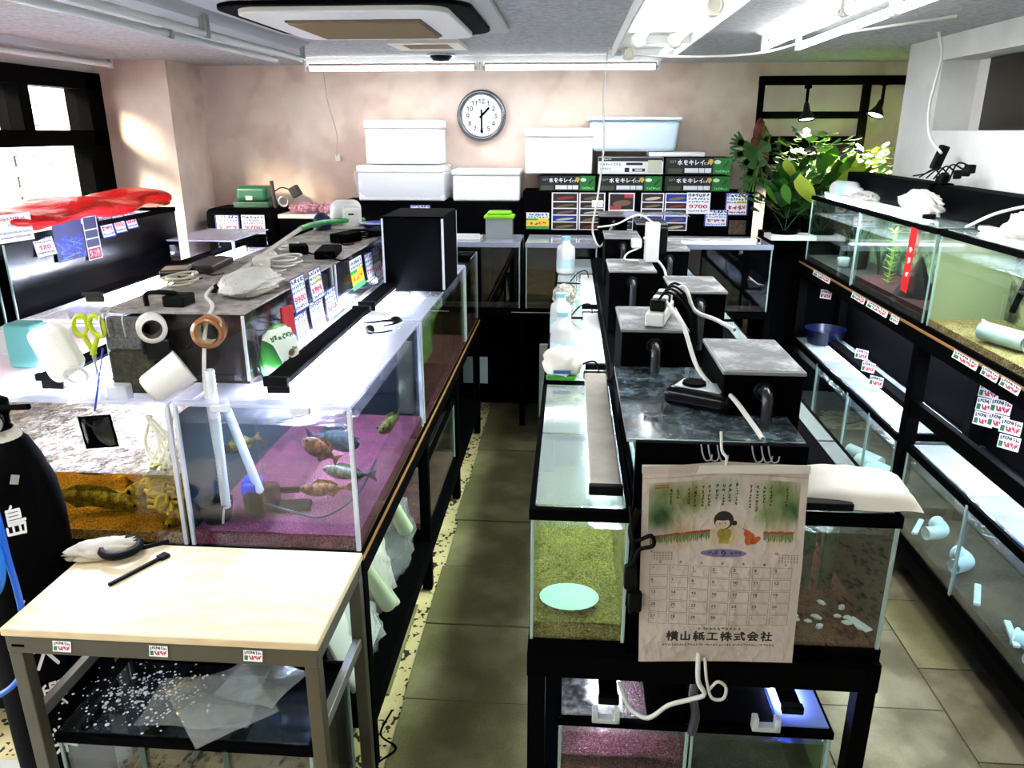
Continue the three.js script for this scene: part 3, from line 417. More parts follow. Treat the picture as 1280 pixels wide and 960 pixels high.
{ // gas cylinder in a black cloth cover with white lettering
  const t = thing('gas_cylinder', 'gas cylinder in black cloth cover with white lettering', 'gas cylinder', [-1.585, 0, -1.88]);
  const R = 0.128, cover = lathe([[R, 0.02], [R + 0.004, 0.3], [R, 0.8], [R + 0.003, 1.02], [R - 0.006, 1.12], [R - 0.03, 1.2], [0.075, 1.255], [0.055, 1.275]], 40);
  part(t, 'cover', cover, phys(0x040404, 0.9, { specularIntensity: 0.1 })); part(t, 'collar', lathe([[0.075, 1.252], [0.062, 1.268], [0.055, 1.29], [0.045, 1.295]], 28), mat(0xd6cfbf, 0.8), 'off-white cloth collar');
  part(t, 'neck', lathe([[0.04, 1.27], [0.04, 1.33], [0.046, 1.34], [0.046, 1.375], [0.03, 1.385], [0, 1.386]], 20), M.black);
  const gauge = part(t, 'gauge', cyl(0.03, 0.03, 0.03, 20).rotateX(Math.PI / 2).rotateY(0.5).translate(0.03, 1.33, 0.045), M.black); part(gauge, 'dial_rim', new THREE.TorusGeometry(0.026, 0.005, 6, 20).rotateY(0.5).translate(0.037, 1.33, 0.06), M.greyPlastic);
  part(t, 'valve', [between([0, 1.38, 0], [0, 1.44, 0], 0.014), rot(new THREE.TorusGeometry(0.03, 0.008, 6, 16), Math.PI / 2, 0, 0).translate(0, 1.44, 0), between([0, 1.36, 0.02], [0.16, 1.385, 0.06], 0.008)], M.black);
  const tx = ctex(160, 1024, (g) => { g.translate(20, 0); glyphs(g, '島', 8, 30, 96, '#f1f0ec', 0.1); glyphs(g, '株', 26, 352, 66, '#f1f0ec', 0.11); g.strokeStyle = '#f1f0ec'; g.lineWidth = 9; g.beginPath(); g.arc(60, 384, 58, -0.9, 0.9); g.stroke(); g.beginPath(); g.arc(60, 384, 58, Math.PI - 0.9, Math.PI + 0.9); g.stroke(); glyphs(g, '大', 8, 480, 104, '#f1f0ec', 0.13); glyphs(g, '興', 8, 630, 104, '#f1f0ec', 0.09); glyphs(g, '業', 8, 800, 104, '#f1f0ec', 0.11); }, '#040404');
  const a0 = 0.75, lab = new THREE.CylinderGeometry(R + 0.0055, R + 0.0055, 0.98, 16, 1, true, -a0 / 2 + 0.7, a0).translate(0, 0.65, 0); part(t, 'lettering', lab, phys(0xffffff, 0.9, { map: tx, specularIntensity: 0.1 }));
  part(t, 'patch', rot(new THREE.BoxGeometry(0.02, 0.026, 0.003), -0.5, 0.9, 0).translate(0.085, 1.175, 0.072), mat(0x9a958a, 0.9));
}
cord('blue_hose', 'blue rubber hose hanging beside the gas cylinder', [[-1.45, 1.2, -1.66], [-1.415, 1.14, -1.625], [-1.41, 1.05, -1.62], [-1.405, 0.96, -1.62], [-1.405, 0.89, -1.62], [-1.41, 0.82, -1.62], [-1.44, 0.7, -1.62], [-1.52, 0.62, -1.62], [-1.6, 0.6, -1.62]], 0.0085, mat(0x0c5fd0, 0.35), 'hose');
cord('blue_hose', 'blue hose looping in front of the black cylinder cover', [[-1.49, 0.93, -1.61], [-1.44, 0.96, -1.6], [-1.415, 1.02, -1.6], [-1.42, 1.08, -1.61], [-1.45, 1.13, -1.63], [-1.5, 1.14, -1.66]], 0.0085, mat(0x1674d8, 0.35), 'hose');

// racks
rack('black steel rack with wooden boards facing the narrow aisle', [-1.165, -0.615, -5.2, -2.04], [-2.07, -3.16, -4.12, -5.17], [0.835, 0.26], { edge: 1 });
rack('black steel rack between the aisle tanks and the window', [-2.45, -1.172, -5.2, -2.04], [-2.07, -3.16, -4.12, -5.17], [0.835, 0.26]);

// aisle row
const tA1 = tank('acrylic_tank', 'clear acrylic tank with purple gravel, blue pump and many fish', [-1.16, -0.622, 0.836, 1.31, -3.12, -2.05], { glass: M.acrylic, edge: M.edgeClear, rim: false, gravel: M.gravelPurple, gh: 0.06, water: 0.42, crossX: [-0.915], tint: 0xeef6f8, leftFilm: mat(0x1a2a30, 0.8), backFilm: mat(0x0a1016, 0.7), seam: 0.014 });
const tA2 = tank('acrylic_tank', 'long acrylic tank with green water and a white divider box', [-1.16, -0.622, 0.836, 1.31, -4.56, -3.15], { glass: M.acrylic, edge: M.edgeClear, rim: false, gravel: M.gravelPurple, gh: 0.05, water: 0.42, tint: 0xcfe0b4, leftFilm: mat(0x55692c, 0.9, { map: rep(T.mottled, 0.5) }), seam: 0.012 });
const tA3 = tank('acrylic_tank', 'small dark acrylic tank at the far end of the aisle rack', [-1.16, -0.622, 0.836, 1.31, -5.18, -4.59], { glass: M.acrylic, edge: M.edge, rim: false, gravel: M.gravelRed, gh: 0.05, water: 0.40, leftFilm: M.black, backFilm: M.black });
function acrylicLids(t, w, d, n, h, haze = M.hazyLid) {  // clear frame and lid plates over an acrylic tank
  part(t, 'lid_frame', [rb(-w, w, h, h + 0.012, d - 0.03, d, 0.003), rb(-w, w, h, h + 0.012, -d, -d + 0.03, 0.003), rb(w - 0.06, w, h, h + 0.012, -d + 0.03, d - 0.03, 0.003), rb(-w, -w + 0.05, h, h + 0.012, -d + 0.03, d - 0.03, 0.003)], M.hazyLid);
  for (let i = 0; i < n; i++) {
    const a = -d + 0.034 + i * (2 * d - 0.068) / n, b = -d + 0.03 + (i + 1) * (2 * d - 0.068) / n;
    const l = part(t, 'lid_plate', rb(-w + 0.054, w - 0.064, h + 0.003, h + 0.009, a, b, 0.002), haze);
    part(l, 'finger_hole', new THREE.TorusGeometry(0.04, 0.0035, 6, 24).rotateX(Math.PI / 2).scale(1, 1, 0.7).translate(w * 0.25, h + 0.0095, (a + b) / 2), M.edgeClear);
    part(l, 'lid_notch', rb(-0.02, w - 0.1, h + 0.0092, h + 0.0115, a + 0.03, a + 0.036, 0.001), M.edgeClear);
  }
}
acrylicLids(tA1, 0.269, 0.535, 3, 0.474); acrylicLids(tA2, 0.269, 0.705, 4, 0.474);
for (const x of [-0.12, 0.12]) part(tA1, 'hinge_clip', rb(x - 0.03, x + 0.03, 0.462, 0.482, 0.53, 0.545, 0.004), M.edgeClear);
barLight('long black lamp on the lid of the purple gravel tank', [-0.87, 1.324, -2.63], 0, 1.0, { w: 0.07, h: 0.03, L: 330, lift: 0.025 });
barLight('long black lamp on the lid of the green water tank', [-0.87, 1.324, -3.86], 0, 1.3, { w: 0.07, h: 0.03, L: 330, lift: 0.025 });
{ // fittings in the purple gravel tank
  const hose = []; for (let i = 0; i <= 70; i++) { const u = i / 70; hose.push([0.0135 + (i % 2 ? 0.0022 : 0), u * 0.46]); }
  const h1 = one('ribbed_hose', rot(lathe(hose, 14), 0.03, 0, -0.1), mat(0xe9ecee, 0.4), 'white ribbed hose hanging into the purple gravel tank', 'hose', [-1.065, 0.95, -2.115]); h1.rotation.z = 0.08;
  one('white_pipe', between([-1.075, 1.285, -2.2], [-0.965, 0.97, -2.16], 0.014, 14), mat(0xdfe4ee, 0.35), 'slanting white pipe beside the ribbed hose', 'pipe');
  const p = thing('water_pump', 'blue and black submersible pump on the purple gravel', 'pump', [-0.985, 0.905, -2.19], 0.2);
  part(p, 'body', rb(-0.045, 0.06, 0, 0.085, -0.05, 0.05, 0.02, 3), M.black); part(p, 'shell', rb(-0.05, 0.01, 0.06, 0.115, -0.035, 0.04, 0.014, 3), mat(0x1047d8, 0.25), 'glossy blue shell'); part(p, 'foot', [rb(-0.03, 0.16, -0.004, 0.02, -0.03, 0.03, 0.008), rb(-0.06, 0.12, 0.03, 0.05, -0.062, -0.045, 0.006)], M.black);
  const pot = thing('flower_pot', 'dark plastic pot standing behind the front glass', 'pot', [-1.105, 0.898, -2.13]); part(pot, 'wall', lathe([[0.04, 0], [0.052, 0.06], [0.055, 0.064], [0.05, 0.066], [0.046, 0.05]], 20), mat(0x15130f, 0.7));
  cord('pump_cord', 'dark pump cord curving over the purple gravel', [[-0.95, 0.95, -2.15], [-0.86, 0.935, -2.13], [-0.76, 0.925, -2.12], [-0.68, 0.95, -2.2], [-0.65, 1.0, -2.4]], 0.004, mat(0x1a1a3c, 0.5));
  cord('air_line', 'thin white air line in the purple gravel tank', [[-1.075, 1.3, -2.1], [-1.07, 1.15, -2.1], [-1.06, 1.02, -2.1], [-1.075, 0.9, -2.1]], 0.004, M.whiteCord);
}
{
  const ash = mat(0x7b8268, 0.35, { map: rep(T.mottled, 0.06) }), rust = mat(0xa86a40, 0.4, { map: rep(T.mottled, 0.08) }), slate = mat(0x4c5a60, 0.35, { map: rep(T.mottled, 0.07) }), olive = mat(0x9a9440, 0.35, { map: rep(T.mottled, 0.08) });
  const gA = 'fish in the purple gravel tank';
  fish('grey fish with an orange belly, head down', [-0.81, 1.09, -2.28], 0.5, 0.14, 0.06, 0.03, rust, gA, -0.7);
  fish('orange finned fish low over the purple gravel', [-0.80, 0.955, -2.26], 0.1, 0.17, 0.05, 0.03, rust, gA, 0.05);
  fish('large grey striped fish in mid water', [-0.79, 1.06, -2.42], 2.9, 0.2, 0.09, 0.04, slate, gA); fish('grey fish resting close above the purple gravel', [-0.74, 0.985, -2.33], -0.2, 0.19, 0.05, 0.035, ash, gA);
  fish('olive fish near the waterline of the purple gravel tank', [-1.05, 1.12, -2.22], 0.4, 0.12, 0.045, 0.025, olive, gA, 0.3); fish('slim olive fish behind the side glass', [-0.69, 1.0, -2.75], 1.4, 0.2, 0.06, 0.035, olive, gA);
  fish('pale fish by the side glass of the purple gravel tank', [-0.68, 1.08, -2.95], 1.8, 0.18, 0.07, 0.03, ash, gA);
}
{ // contents of the green tank
  one('breeding_box', [bx(-0.1, 0.1, 0, 0.19, -0.004, 0), bx(-0.1, 0.1, 0, 0.19, -0.22, -0.216), bx(0.096, 0.1, 0, 0.19, -0.216, -0.004), bx(-0.1, -0.096, 0, 0.19, -0.216, -0.004), bx(-0.1, 0.1, 0, 0.004, -0.216, -0.004)], phys(0xe5efdf, 0.15, { transmission: 0.6, thickness: 0 }), 'translucent box hanging inside the green tank', 'box', [-0.735, 1.09, -3.25]);
  const gm = mat(0x7c9440, 0.6, hide); for (const [z, h] of [[-3.3, 0.3], [-3.5, 0.26], [-3.72, 0.32], [-4.0, 0.28], [-4.3, 0.3]]) {
    const t = thing('water_plant', 'tall ribbon-leaved plant in the green tank', 'plant', [-0.8, 0.88, z], 0, 'plants in the green tank');
    for (let i = 0; i < 9; i++) { const a = rr(0, 6.28), q = rr(0.02, 0.1); part(t, 'leaf', new THREE.TubeGeometry(new THREE.CatmullRomCurve3([V(0, 0, 0), V(Math.cos(a) * q * 0.3, h * 0.5, Math.sin(a) * q * 0.4), V(Math.cos(a) * q, h * rr(0.8, 1.1), Math.sin(a) * q)]), 6, 0.006, 4), gm); }
  }
}
{ // black-backed tank standing across the lids
  const t = tank('black_tank', 'tall black-sided acrylic tank standing on the lids', [-0.9, -0.6, 1.335, 1.69, -4.1, -3.66], { glass: M.acrylic, edge: M.edgeClear, rim: false, water: 0, solid: { front: M.black, left: M.black, back: M.black, right: M.black }, seam: 0.012 });
  part(t, 'cover', rb(-0.148, 0.146, 0.356, 0.362, -0.218, 0.212, 0.002), M.black);
}
// bay under the aisle tanks
tank('low_tank', 'low tank with pink gravel on the bottom shelf by the aisle', [-1.13, -0.635, 0.262, 0.64, -4.08, -3.2], { gravel: gravel(0xb07a80), gh: 0.05, water: 0.3, leftFilm: mat(0x3a5a4a, 0.9), backFilm: M.black });
{
  const cloth = mat(0xc9d4b4, 0.75), g2 = 'bags of stock under the aisle tanks';
  for (const [x, y, z, a, b, c, s, m, l] of [[-0.75, 0.262, -2.3, 0.1, 0.16, 0.13, 41, M.bag, 'clear bag of folded pale wrapping by the front post'], [-0.78, 0.262, -2.58, 0.12, 0.24, 0.16, 47, M.bagMilky, 'bulging clear bag of greenish white bundles'], [-0.74, 0.262, -2.9, 0.1, 0.22, 0.13, 53, M.bag, 'crinkled clear bag leaning on the middle post']]) one('plastic_bag', blob(a, b, c, 0.55, s), m, l, 'plastic bag', [x, y, z], 0, g2);
  for (const [z, l, h] of [[-2.42, 0.34, 0.5], [-2.62, 0.36, 0.3], [-2.78, 0.32, 0.62]]) { const o = one('wrapping_roll', rot(cyl(0.02, 0.034, l, 16), 0.5, 0, 0.15), cloth, 'pale greenish roll of wrapping leaning among the bags', 'roll', [-0.69, h, z], 0, 'rolls of wrapping under the aisle tanks'); }
  one('white_tray', rb(-0.16, 0.1, 0, 0.012, -0.12, 0.25, 0.004), M.whitePlastic, 'white board leaning on the bottom shelf', 'board', [-0.72, 0.4, -2.3]).rotation.z = -1.2;
}
cord('floor_cable', 'thin black cable curled on the floor by the table leg', [[-0.58, 0.14, -1.78], [-0.6, 0.05, -1.9], [-0.56, 0.008, -2.0], [-0.62, 0.008, -2.06], [-0.57, 0.008, -2.14], [-0.64, 0.008, -2.2], [-0.62, 0.03, -2.3]], 0.004, M.black);
cord('floor_cable', 'black cable trailing across the front mat', [[-0.66, 0.01, -1.98], [-0.6, 0.008, -1.9], [-0.55, 0.008, -1.86], [-0.5, 0.008, -1.92], [-0.52, 0.008, -1.98]], 0.004, M.black);

// window-side tanks
const tB1 = tank('acrylic_tank', 'wide acrylic tank of yellow brown water with large fish', [-2.32, -1.172, 0.836, 1.31, -2.98, -2.05], { glass: M.acrylic, edge: M.edgeClear, rim: false, gravel: gravel(0xb08428, 0.5), gh: 0.045, water: 0.245, tint: 0xf2e2a0, backFilm: mat(0xd2b94a, 0.9, { map: rep(T.mottled, 0.5) }), leftFilm: mat(0xc0a23a, 0.9), surface: phys(0xe8dcc0, 0.05, { transmission: 0.68, thickness: 0, ior: 1.33, map: rep(T.mottled, 0.18), bumpMap: rep(T.ripple, 0.16), bumpScale: 0.03 }), seam: 0.014 });
acrylicLids(tB1, 0.574, 0.465, 2, 0.474);
barLight('black lamp lying on the lid of the yellow water tank', [-1.58, 1.324, -2.52], 0, 0.8, { w: 0.07, L: 650, lift: 0.03 });
{
  const ol = mat(0x8f8a2c, 0.4, { map: rep(T.mottled, 0.1) }), br = mat(0x7a5a1e, 0.4, { map: rep(T.mottled, 0.1) }), yl = mat(0xb5a63a, 0.4, { map: rep(T.mottled, 0.09) }), g = 'fish in the yellow water tank';
  fish('long olive fish with pale belly by the front glass', [-1.52, 0.935, -2.16], 3.3, 0.34, 0.07, 0.055, ol, g, 0.2); fish('broad olive fish by the right end of the yellow tank', [-1.335, 0.94, -2.2], 0.2, 0.24, 0.11, 0.05, yl, g, -0.15);
  fish('brown fish near the bottom of the yellow tank', [-1.36, 0.9, -2.3], 2.9, 0.3, 0.06, 0.05, br, g, 0.05); fish('small yellow fish close to the corner of the yellow tank', [-1.22, 0.91, -2.13], 1.0, 0.16, 0.07, 0.04, yl, g, 0.3); fish('olive fish with spread fins behind the long one', [-1.62, 0.96, -2.4], 0.7, 0.26, 0.07, 0.05, ol, g);
  const pl = thing('water_plant', 'feathery pale yellow plant in the corner of the yellow tank', 'plant', [-1.27, 1.02, -2.15]);
  const pm = mat(0xe3df86, 0.8); for (let i = 0; i < 80; i++) { const a = rr(0, 6.28), q = rr(0.01, 0.05), h = rr(-0.1, 0.06), e = rr(0.03, 0.05); part(pl, 'frond', tube([[Math.cos(a) * q * 0.4, h, Math.sin(a) * q * 0.4], [Math.cos(a) * (q + e * 0.5), h + 0.008, Math.sin(a) * (q + e * 0.5) * 0.7], [Math.cos(a) * (q + e), h + rr(-0.02, 0.02), Math.sin(a) * (q + e) * 0.7]], 0.006, 5, false, 5), pm); }
  for (let i = 0; i < 5; i++) part(pl, 'root', tube([[rr(-0.05, 0.05), 0.05, 0.02], [rr(-0.05, 0.05), 0.13, 0.01], [rr(-0.05, 0.05), 0.22, 0]], 0.006), mat(0xf0edc4, 0.8));
}
const tB2 = tank('acrylic_tank', 'long acrylic tank with pale lilac lids toward the window', [-2.32, -1.45, 0.836, 1.31, -5.15, -3.02], { glass: M.acrylic, edge: M.edgeClear, rim: false, gravel: M.gravelPurple, gh: 0.05, water: 0.4, tint: 0xd8e2ee, leftFilm: M.black, seam: 0.012 });
acrylicLids(tB2, 0.435, 1.065, 4, 0.474);
barLight('black lamp along the window edge of the lilac lids', [-2.2, 1.324, -4.2], 0, 1.7, { w: 0.09, h: 0.02, L: 300, lift: 0.03 });
{ const t = thing('acrylic_case', 'clear shallow acrylic case stacked on the far lilac lid', 'case', [-2.25, 1.324, -4.85]); part(t, 'tray', [bx(-0.2, 0.2, 0, 0.006, -0.28, 0.28), bx(-0.2, 0.2, 0.006, 0.12, 0.274, 0.28), bx(0.194, 0.2, 0.006, 0.12, -0.28, 0.274), bx(-0.2, -0.194, 0.006, 0.12, -0.28, 0.274)], M.acrylic); part(t, 'top', rb(-0.21, 0.21, 0.12, 0.13, -0.29, 0.29, 0.003), M.hazyLid); part(t, 'edge_bar', rb(0.2, 0.215, 0.0, 0.12, 0.27, 0.29, 0.003), M.edgeClear); }
one('filter_sponge', rb(-0.05, 0.05, 0, 0.15, -0.04, 0.04, 0.01, 2), mat(0x4f8682, 0.9), 'teal filter block standing on the acrylic lid', 'sponge', [-1.82, 1.324, -2.38]);
// tank at the window with the red cover
const tC = tank('black_tank', 'black tank by the window under the red cover', [-3.2, -2.66, 0.99, 1.6, -5.1, -3.45], { rim: true, water: 0.5, gravel: M.gravelDark, solid: { right: M.blackGloss, front: M.blackGloss }, frontFilm: M.black });
one('display_cabinet', [rb(-0.3, 0.3, 0, 0.98, -0.9, 0.9, 0.004)], M.black, 'black stand carrying the window tanks', 'cabinet', [-2.93, 0.005, -4.25]);
{ // red plastic cover: a long crumpled bundle
  const g = new THREE.CylinderGeometry(0.1, 0.1, 1.75, 26, 40).rotateX(Math.PI / 2), p = g.attributes.position;
  for (let i = 0; i < p.count; i++) { const x = p.getX(i), y = p.getY(i), z = p.getZ(i), e = 1 - 0.4 * st(0.7, 0.875, Math.abs(z)), k = (1 + 0.5 * (fbm((z * 0.5 + 2) % 1, (Math.atan2(y, x) / 6.2832 + 1) % 1, 8, 3, 77) - 0.5)) * e; p.setXYZ(i, x * k * 2.2, y * k * 0.6 + 0.012 * Math.sin(z * 9), z); }
  g.computeVertexNormals(); one('red_cover', metres(g), phys(0xd80806, 0.3, { bumpMap: rep(T.crumple, 0.5), bumpScale: 0.004, specularIntensity: 0.5 }), 'long crumpled red plastic cover lying on the window tank', 'cover', [-2.83, 1.665, -4.28]);
  one('notice_card', sheet(0.2, 0.13, 0.002), printed(ctex(256, 160, (g) => { scrawl(g, 12, 18, 200, 20, '#c43a3a', 14, 3); scrawl(g, 90, 56, 140, 14, '#888', 16, 2); scrawl(g, 20, 100, 220, 12, '#555', 22, 2); scrawl(g, 20, 126, 220, 12, '#333', 22, 2); }, '#fdfdfd'), hide), 'white printed notice beside the red cover', 'notice', [-2.64, 1.58, -3.52], Math.PI / 2 - 0.2);
}
{
  const gC = 'tags hanging under the red cover', X = -2.652, T2 = Math.PI / 2;
  card('colourful tag reading 180 under the near end of the red cover', [X, 1.48, -3.73], T2, 0.15, 0.125, 9, gC, 0.1);
  one('blue_poster', sheet(0.25, 0.2, 0.004), printed(ctex(256, 200, (g) => { for (let i = 0; i < 60; i++) { g.strokeStyle = ['#2a3aa8', '#0a1040', '#5a7ae0', '#1820a0'][i % 4]; g.lineWidth = rr(2, 9); g.beginPath(); g.moveTo(rr(0, 256), rr(60, 200)); g.lineTo(rr(0, 256), rr(60, 200)); g.stroke(); } }, '#0b1248'), hide), 'dark blue glossy picture sheet under the red cover', 'poster', [X, 1.43, -3.93], T2);
  one('photo_strip', sheet(0.13, 0.24, 0.003), printed(ctex(128, 256, (g) => { g.fillStyle = '#10163a'; for (const y of [8, 84, 136]) g.fillRect(8, y, 112, y === 8 ? 68 : 44); g.fillStyle = '#8a1c22'; g.fillRect(8, 190, 112, 60); scrawl(g, 16, 196, 96, 46, '#e9d0d0', 6, 4); }, '#e8e8f0'), hide), 'strip of dark photos with white bars under red cover', 'poster', [X, 1.40, -4.13], T2);
  card('pair tag with blue heading under the red cover', [X, 1.5, -4.29], T2, 0.13, 0.15, 3, gC, 0.1); card('price tag beside the pair tag under the red cover', [X, 1.51, -4.42], T2, 0.12, 0.14, 0, gC, 0.1); card('last tilted tag at the far end of the red cover', [X, 1.52, -4.55], T2, 0.12, 0.13, 5, gC, 0.15);
}
tank('glass_case', 'dark glossy tank in front of the window tank', [-3.15, -2.68, 0.99, 1.52, -3.4, -2.6], { rim: true, gravel: M.gravelDark, water: 0.4, tint: 0x8090b0, leftFilm: M.black, backFilm: M.black });
one('display_cabinet', rb(-0.26, 0.26, 0, 0.98, -0.4, 0.34, 0.004), M.black, 'short black stand under the dark glossy tank', 'cabinet', [-2.92, 0.005, -2.94]);

// upper filter row with its tags
const fLid = M.dustTop;
function filterBox(label, b, o) {
  const t = tank('filter_tank', label, b, { category: 'filter', glass: M.acrylic, edge: M.edgeClear, rim: false, water: 0, bottom: mat(0x2a1c10, 0.9), ...o });
  const [x0, x1, y0, y1, z0, z1] = b, w = (x1 - x0) / 2, d = (z1 - z0) / 2, h = y1 - y0;
  part(t, 'filter_wool', rb(-w + 0.012, w - 0.016, 0.02, h - 0.03, -d + 0.012, d - 0.02, 0.01), o.fill);
  part(t, 'lid', rb(-w - 0.004, w + 0.004, h, h + 0.008, -d, d, 0.003), fLid, 'dusty grey lid'); return t;
}
filterBox('dusty filter tank with tape rolls hung on its front', [-1.42, -0.975, 1.335, 1.555, -3.1, -2.19], { fill: mat(0x2e2114, 0.95, { map: rep(T.grain, 0.25) }) });
filterBox('further dusty filter tank with hanging price tags', [-1.42, -0.975, 1.335, 1.555, -4.45, -3.14], { fill: mat(0x1c1712, 0.95, { map: rep(T.grain, 0.25) }) });
one('filter_sponge', rb(-0.055, 0.055, 0, 0.10, -0.02, 0.02, 0.008, 2), mat(0x9b9b97, 0.95, { map: rep(T.sponge, 0.1) }), 'speckled grey sponge slab on the filter front', 'sponge', [-1.335, 1.45, -2.165]);
one('algae_box', rb(-0.07, 0.07, 0, 0.13, -0.03, 0.03, 0.006), mat(0x3c3a18, 0.8, { map: rep(T.mottled, 0.12) }), 'algae-covered dark box on the lid before the filter', 'box', [-1.3, 1.324, -2.145]);
{
  const X = -0.962, T2 = Math.PI / 2, g1 = 'price tags on the near filter tank', g2 = 'price tags on the far filter tank';
  card('tag with big red 9900 on blue backing, upper row', [X, 1.465, -2.66], T2, 0.145, 0.125, 0, g1); card('red priced tag below the 9900 tag', [X, 1.34, -2.66], T2, 0.13, 0.115, 1, g1);
  card('tag with yellow note right of the 9900 tag', [X, 1.465, -2.85], T2, 0.15, 0.12, 4, g1); card('tag with red price in the lower row, middle', [X, 1.345, -2.84], T2, 0.15, 0.12, 8, g1); card('tag at the end of the lower row', [X, 1.355, -3.02], T2, 0.15, 0.12, 5, g1);
  card('tag printed green and yellow with red figures', [X, 1.4, -3.43], T2, 0.2, 0.135, 7, g2); card('pale blue tag beside the green and yellow one', [X, 1.39, -3.66], T2, 0.15, 0.135, 3, g2); card('long curling tag with pink figures', [X, 1.36, -3.84], T2, 0.15, 0.17, 1, g2, 0.15); card('small white tag with pencil-grey writing', [X, 1.39, -4.02], T2, 0.16, 0.145, 2, g2); card('last white tag curling toward the black tank', [X + 0.01, 1.36, -4.24], T2 - 0.2, 0.2, 0.17, 6, g2, 0.12);
  const sp = thing('soil_bag', 'upright green and white printed bag of plant soil', 'bag', [-0.93, 1.324, -2.33], 1.2);
  part(sp, 'pouch', (() => { const g = blob(0.09, 0.11, 0.028, 0.25, 61, 24), p = g.attributes.position, uv = g.attributes.uv; for (let i = 0; i < p.count; i++) uv.setXY(i, p.getX(i) / 0.19 + 0.5, p.getY(i) / 0.18); return g; })(), printed(ctex(256, 320, (g) => { g.fillStyle = '#1d5a1c'; g.beginPath(); g.moveTo(0, 320); g.lineTo(0, 40); g.lineTo(70, 120); g.lineTo(130, 320); g.fill(); g.fillStyle = '#3f8f2a'; g.fillRect(60, 0, 130, 34); g.fillStyle = '#7a4a1c'; g.beginPath(); g.arc(170, 190, 22, 0, 7); g.fill(); scrawl(g, 60, 70, 150, 30, '#2c5a20', 7, 6); for (let i = 0; i < 26; i++) { g.fillStyle = ['#48702c', '#c8d8b0', '#222', '#8fb86a'][i % 4]; g.fillRect(rr(110, 240), rr(140, 310), rr(6, 26), rr(5, 20)); } }, '#e6efdc'), { roughness: 0.3 }));
  one('food_pack', rot(rb(-0.03, 0.03, 0, 0.2, -0.006, 0.006, 0.005), 0, 0, 0), printed(ctex(64, 192, (g) => { g.fillStyle = '#b3161c'; g.fillRect(0, 60, 40, 132); scrawl(g, 6, 14, 52, 40, '#b3161c', 3, 5); scrawl(g, 20, 90, 40, 90, '#332', 4, 6); }, '#f2ece6')), 'slim red and white fish food pack', 'pack', [-0.945, 1.324, -2.47], 1.25);
}
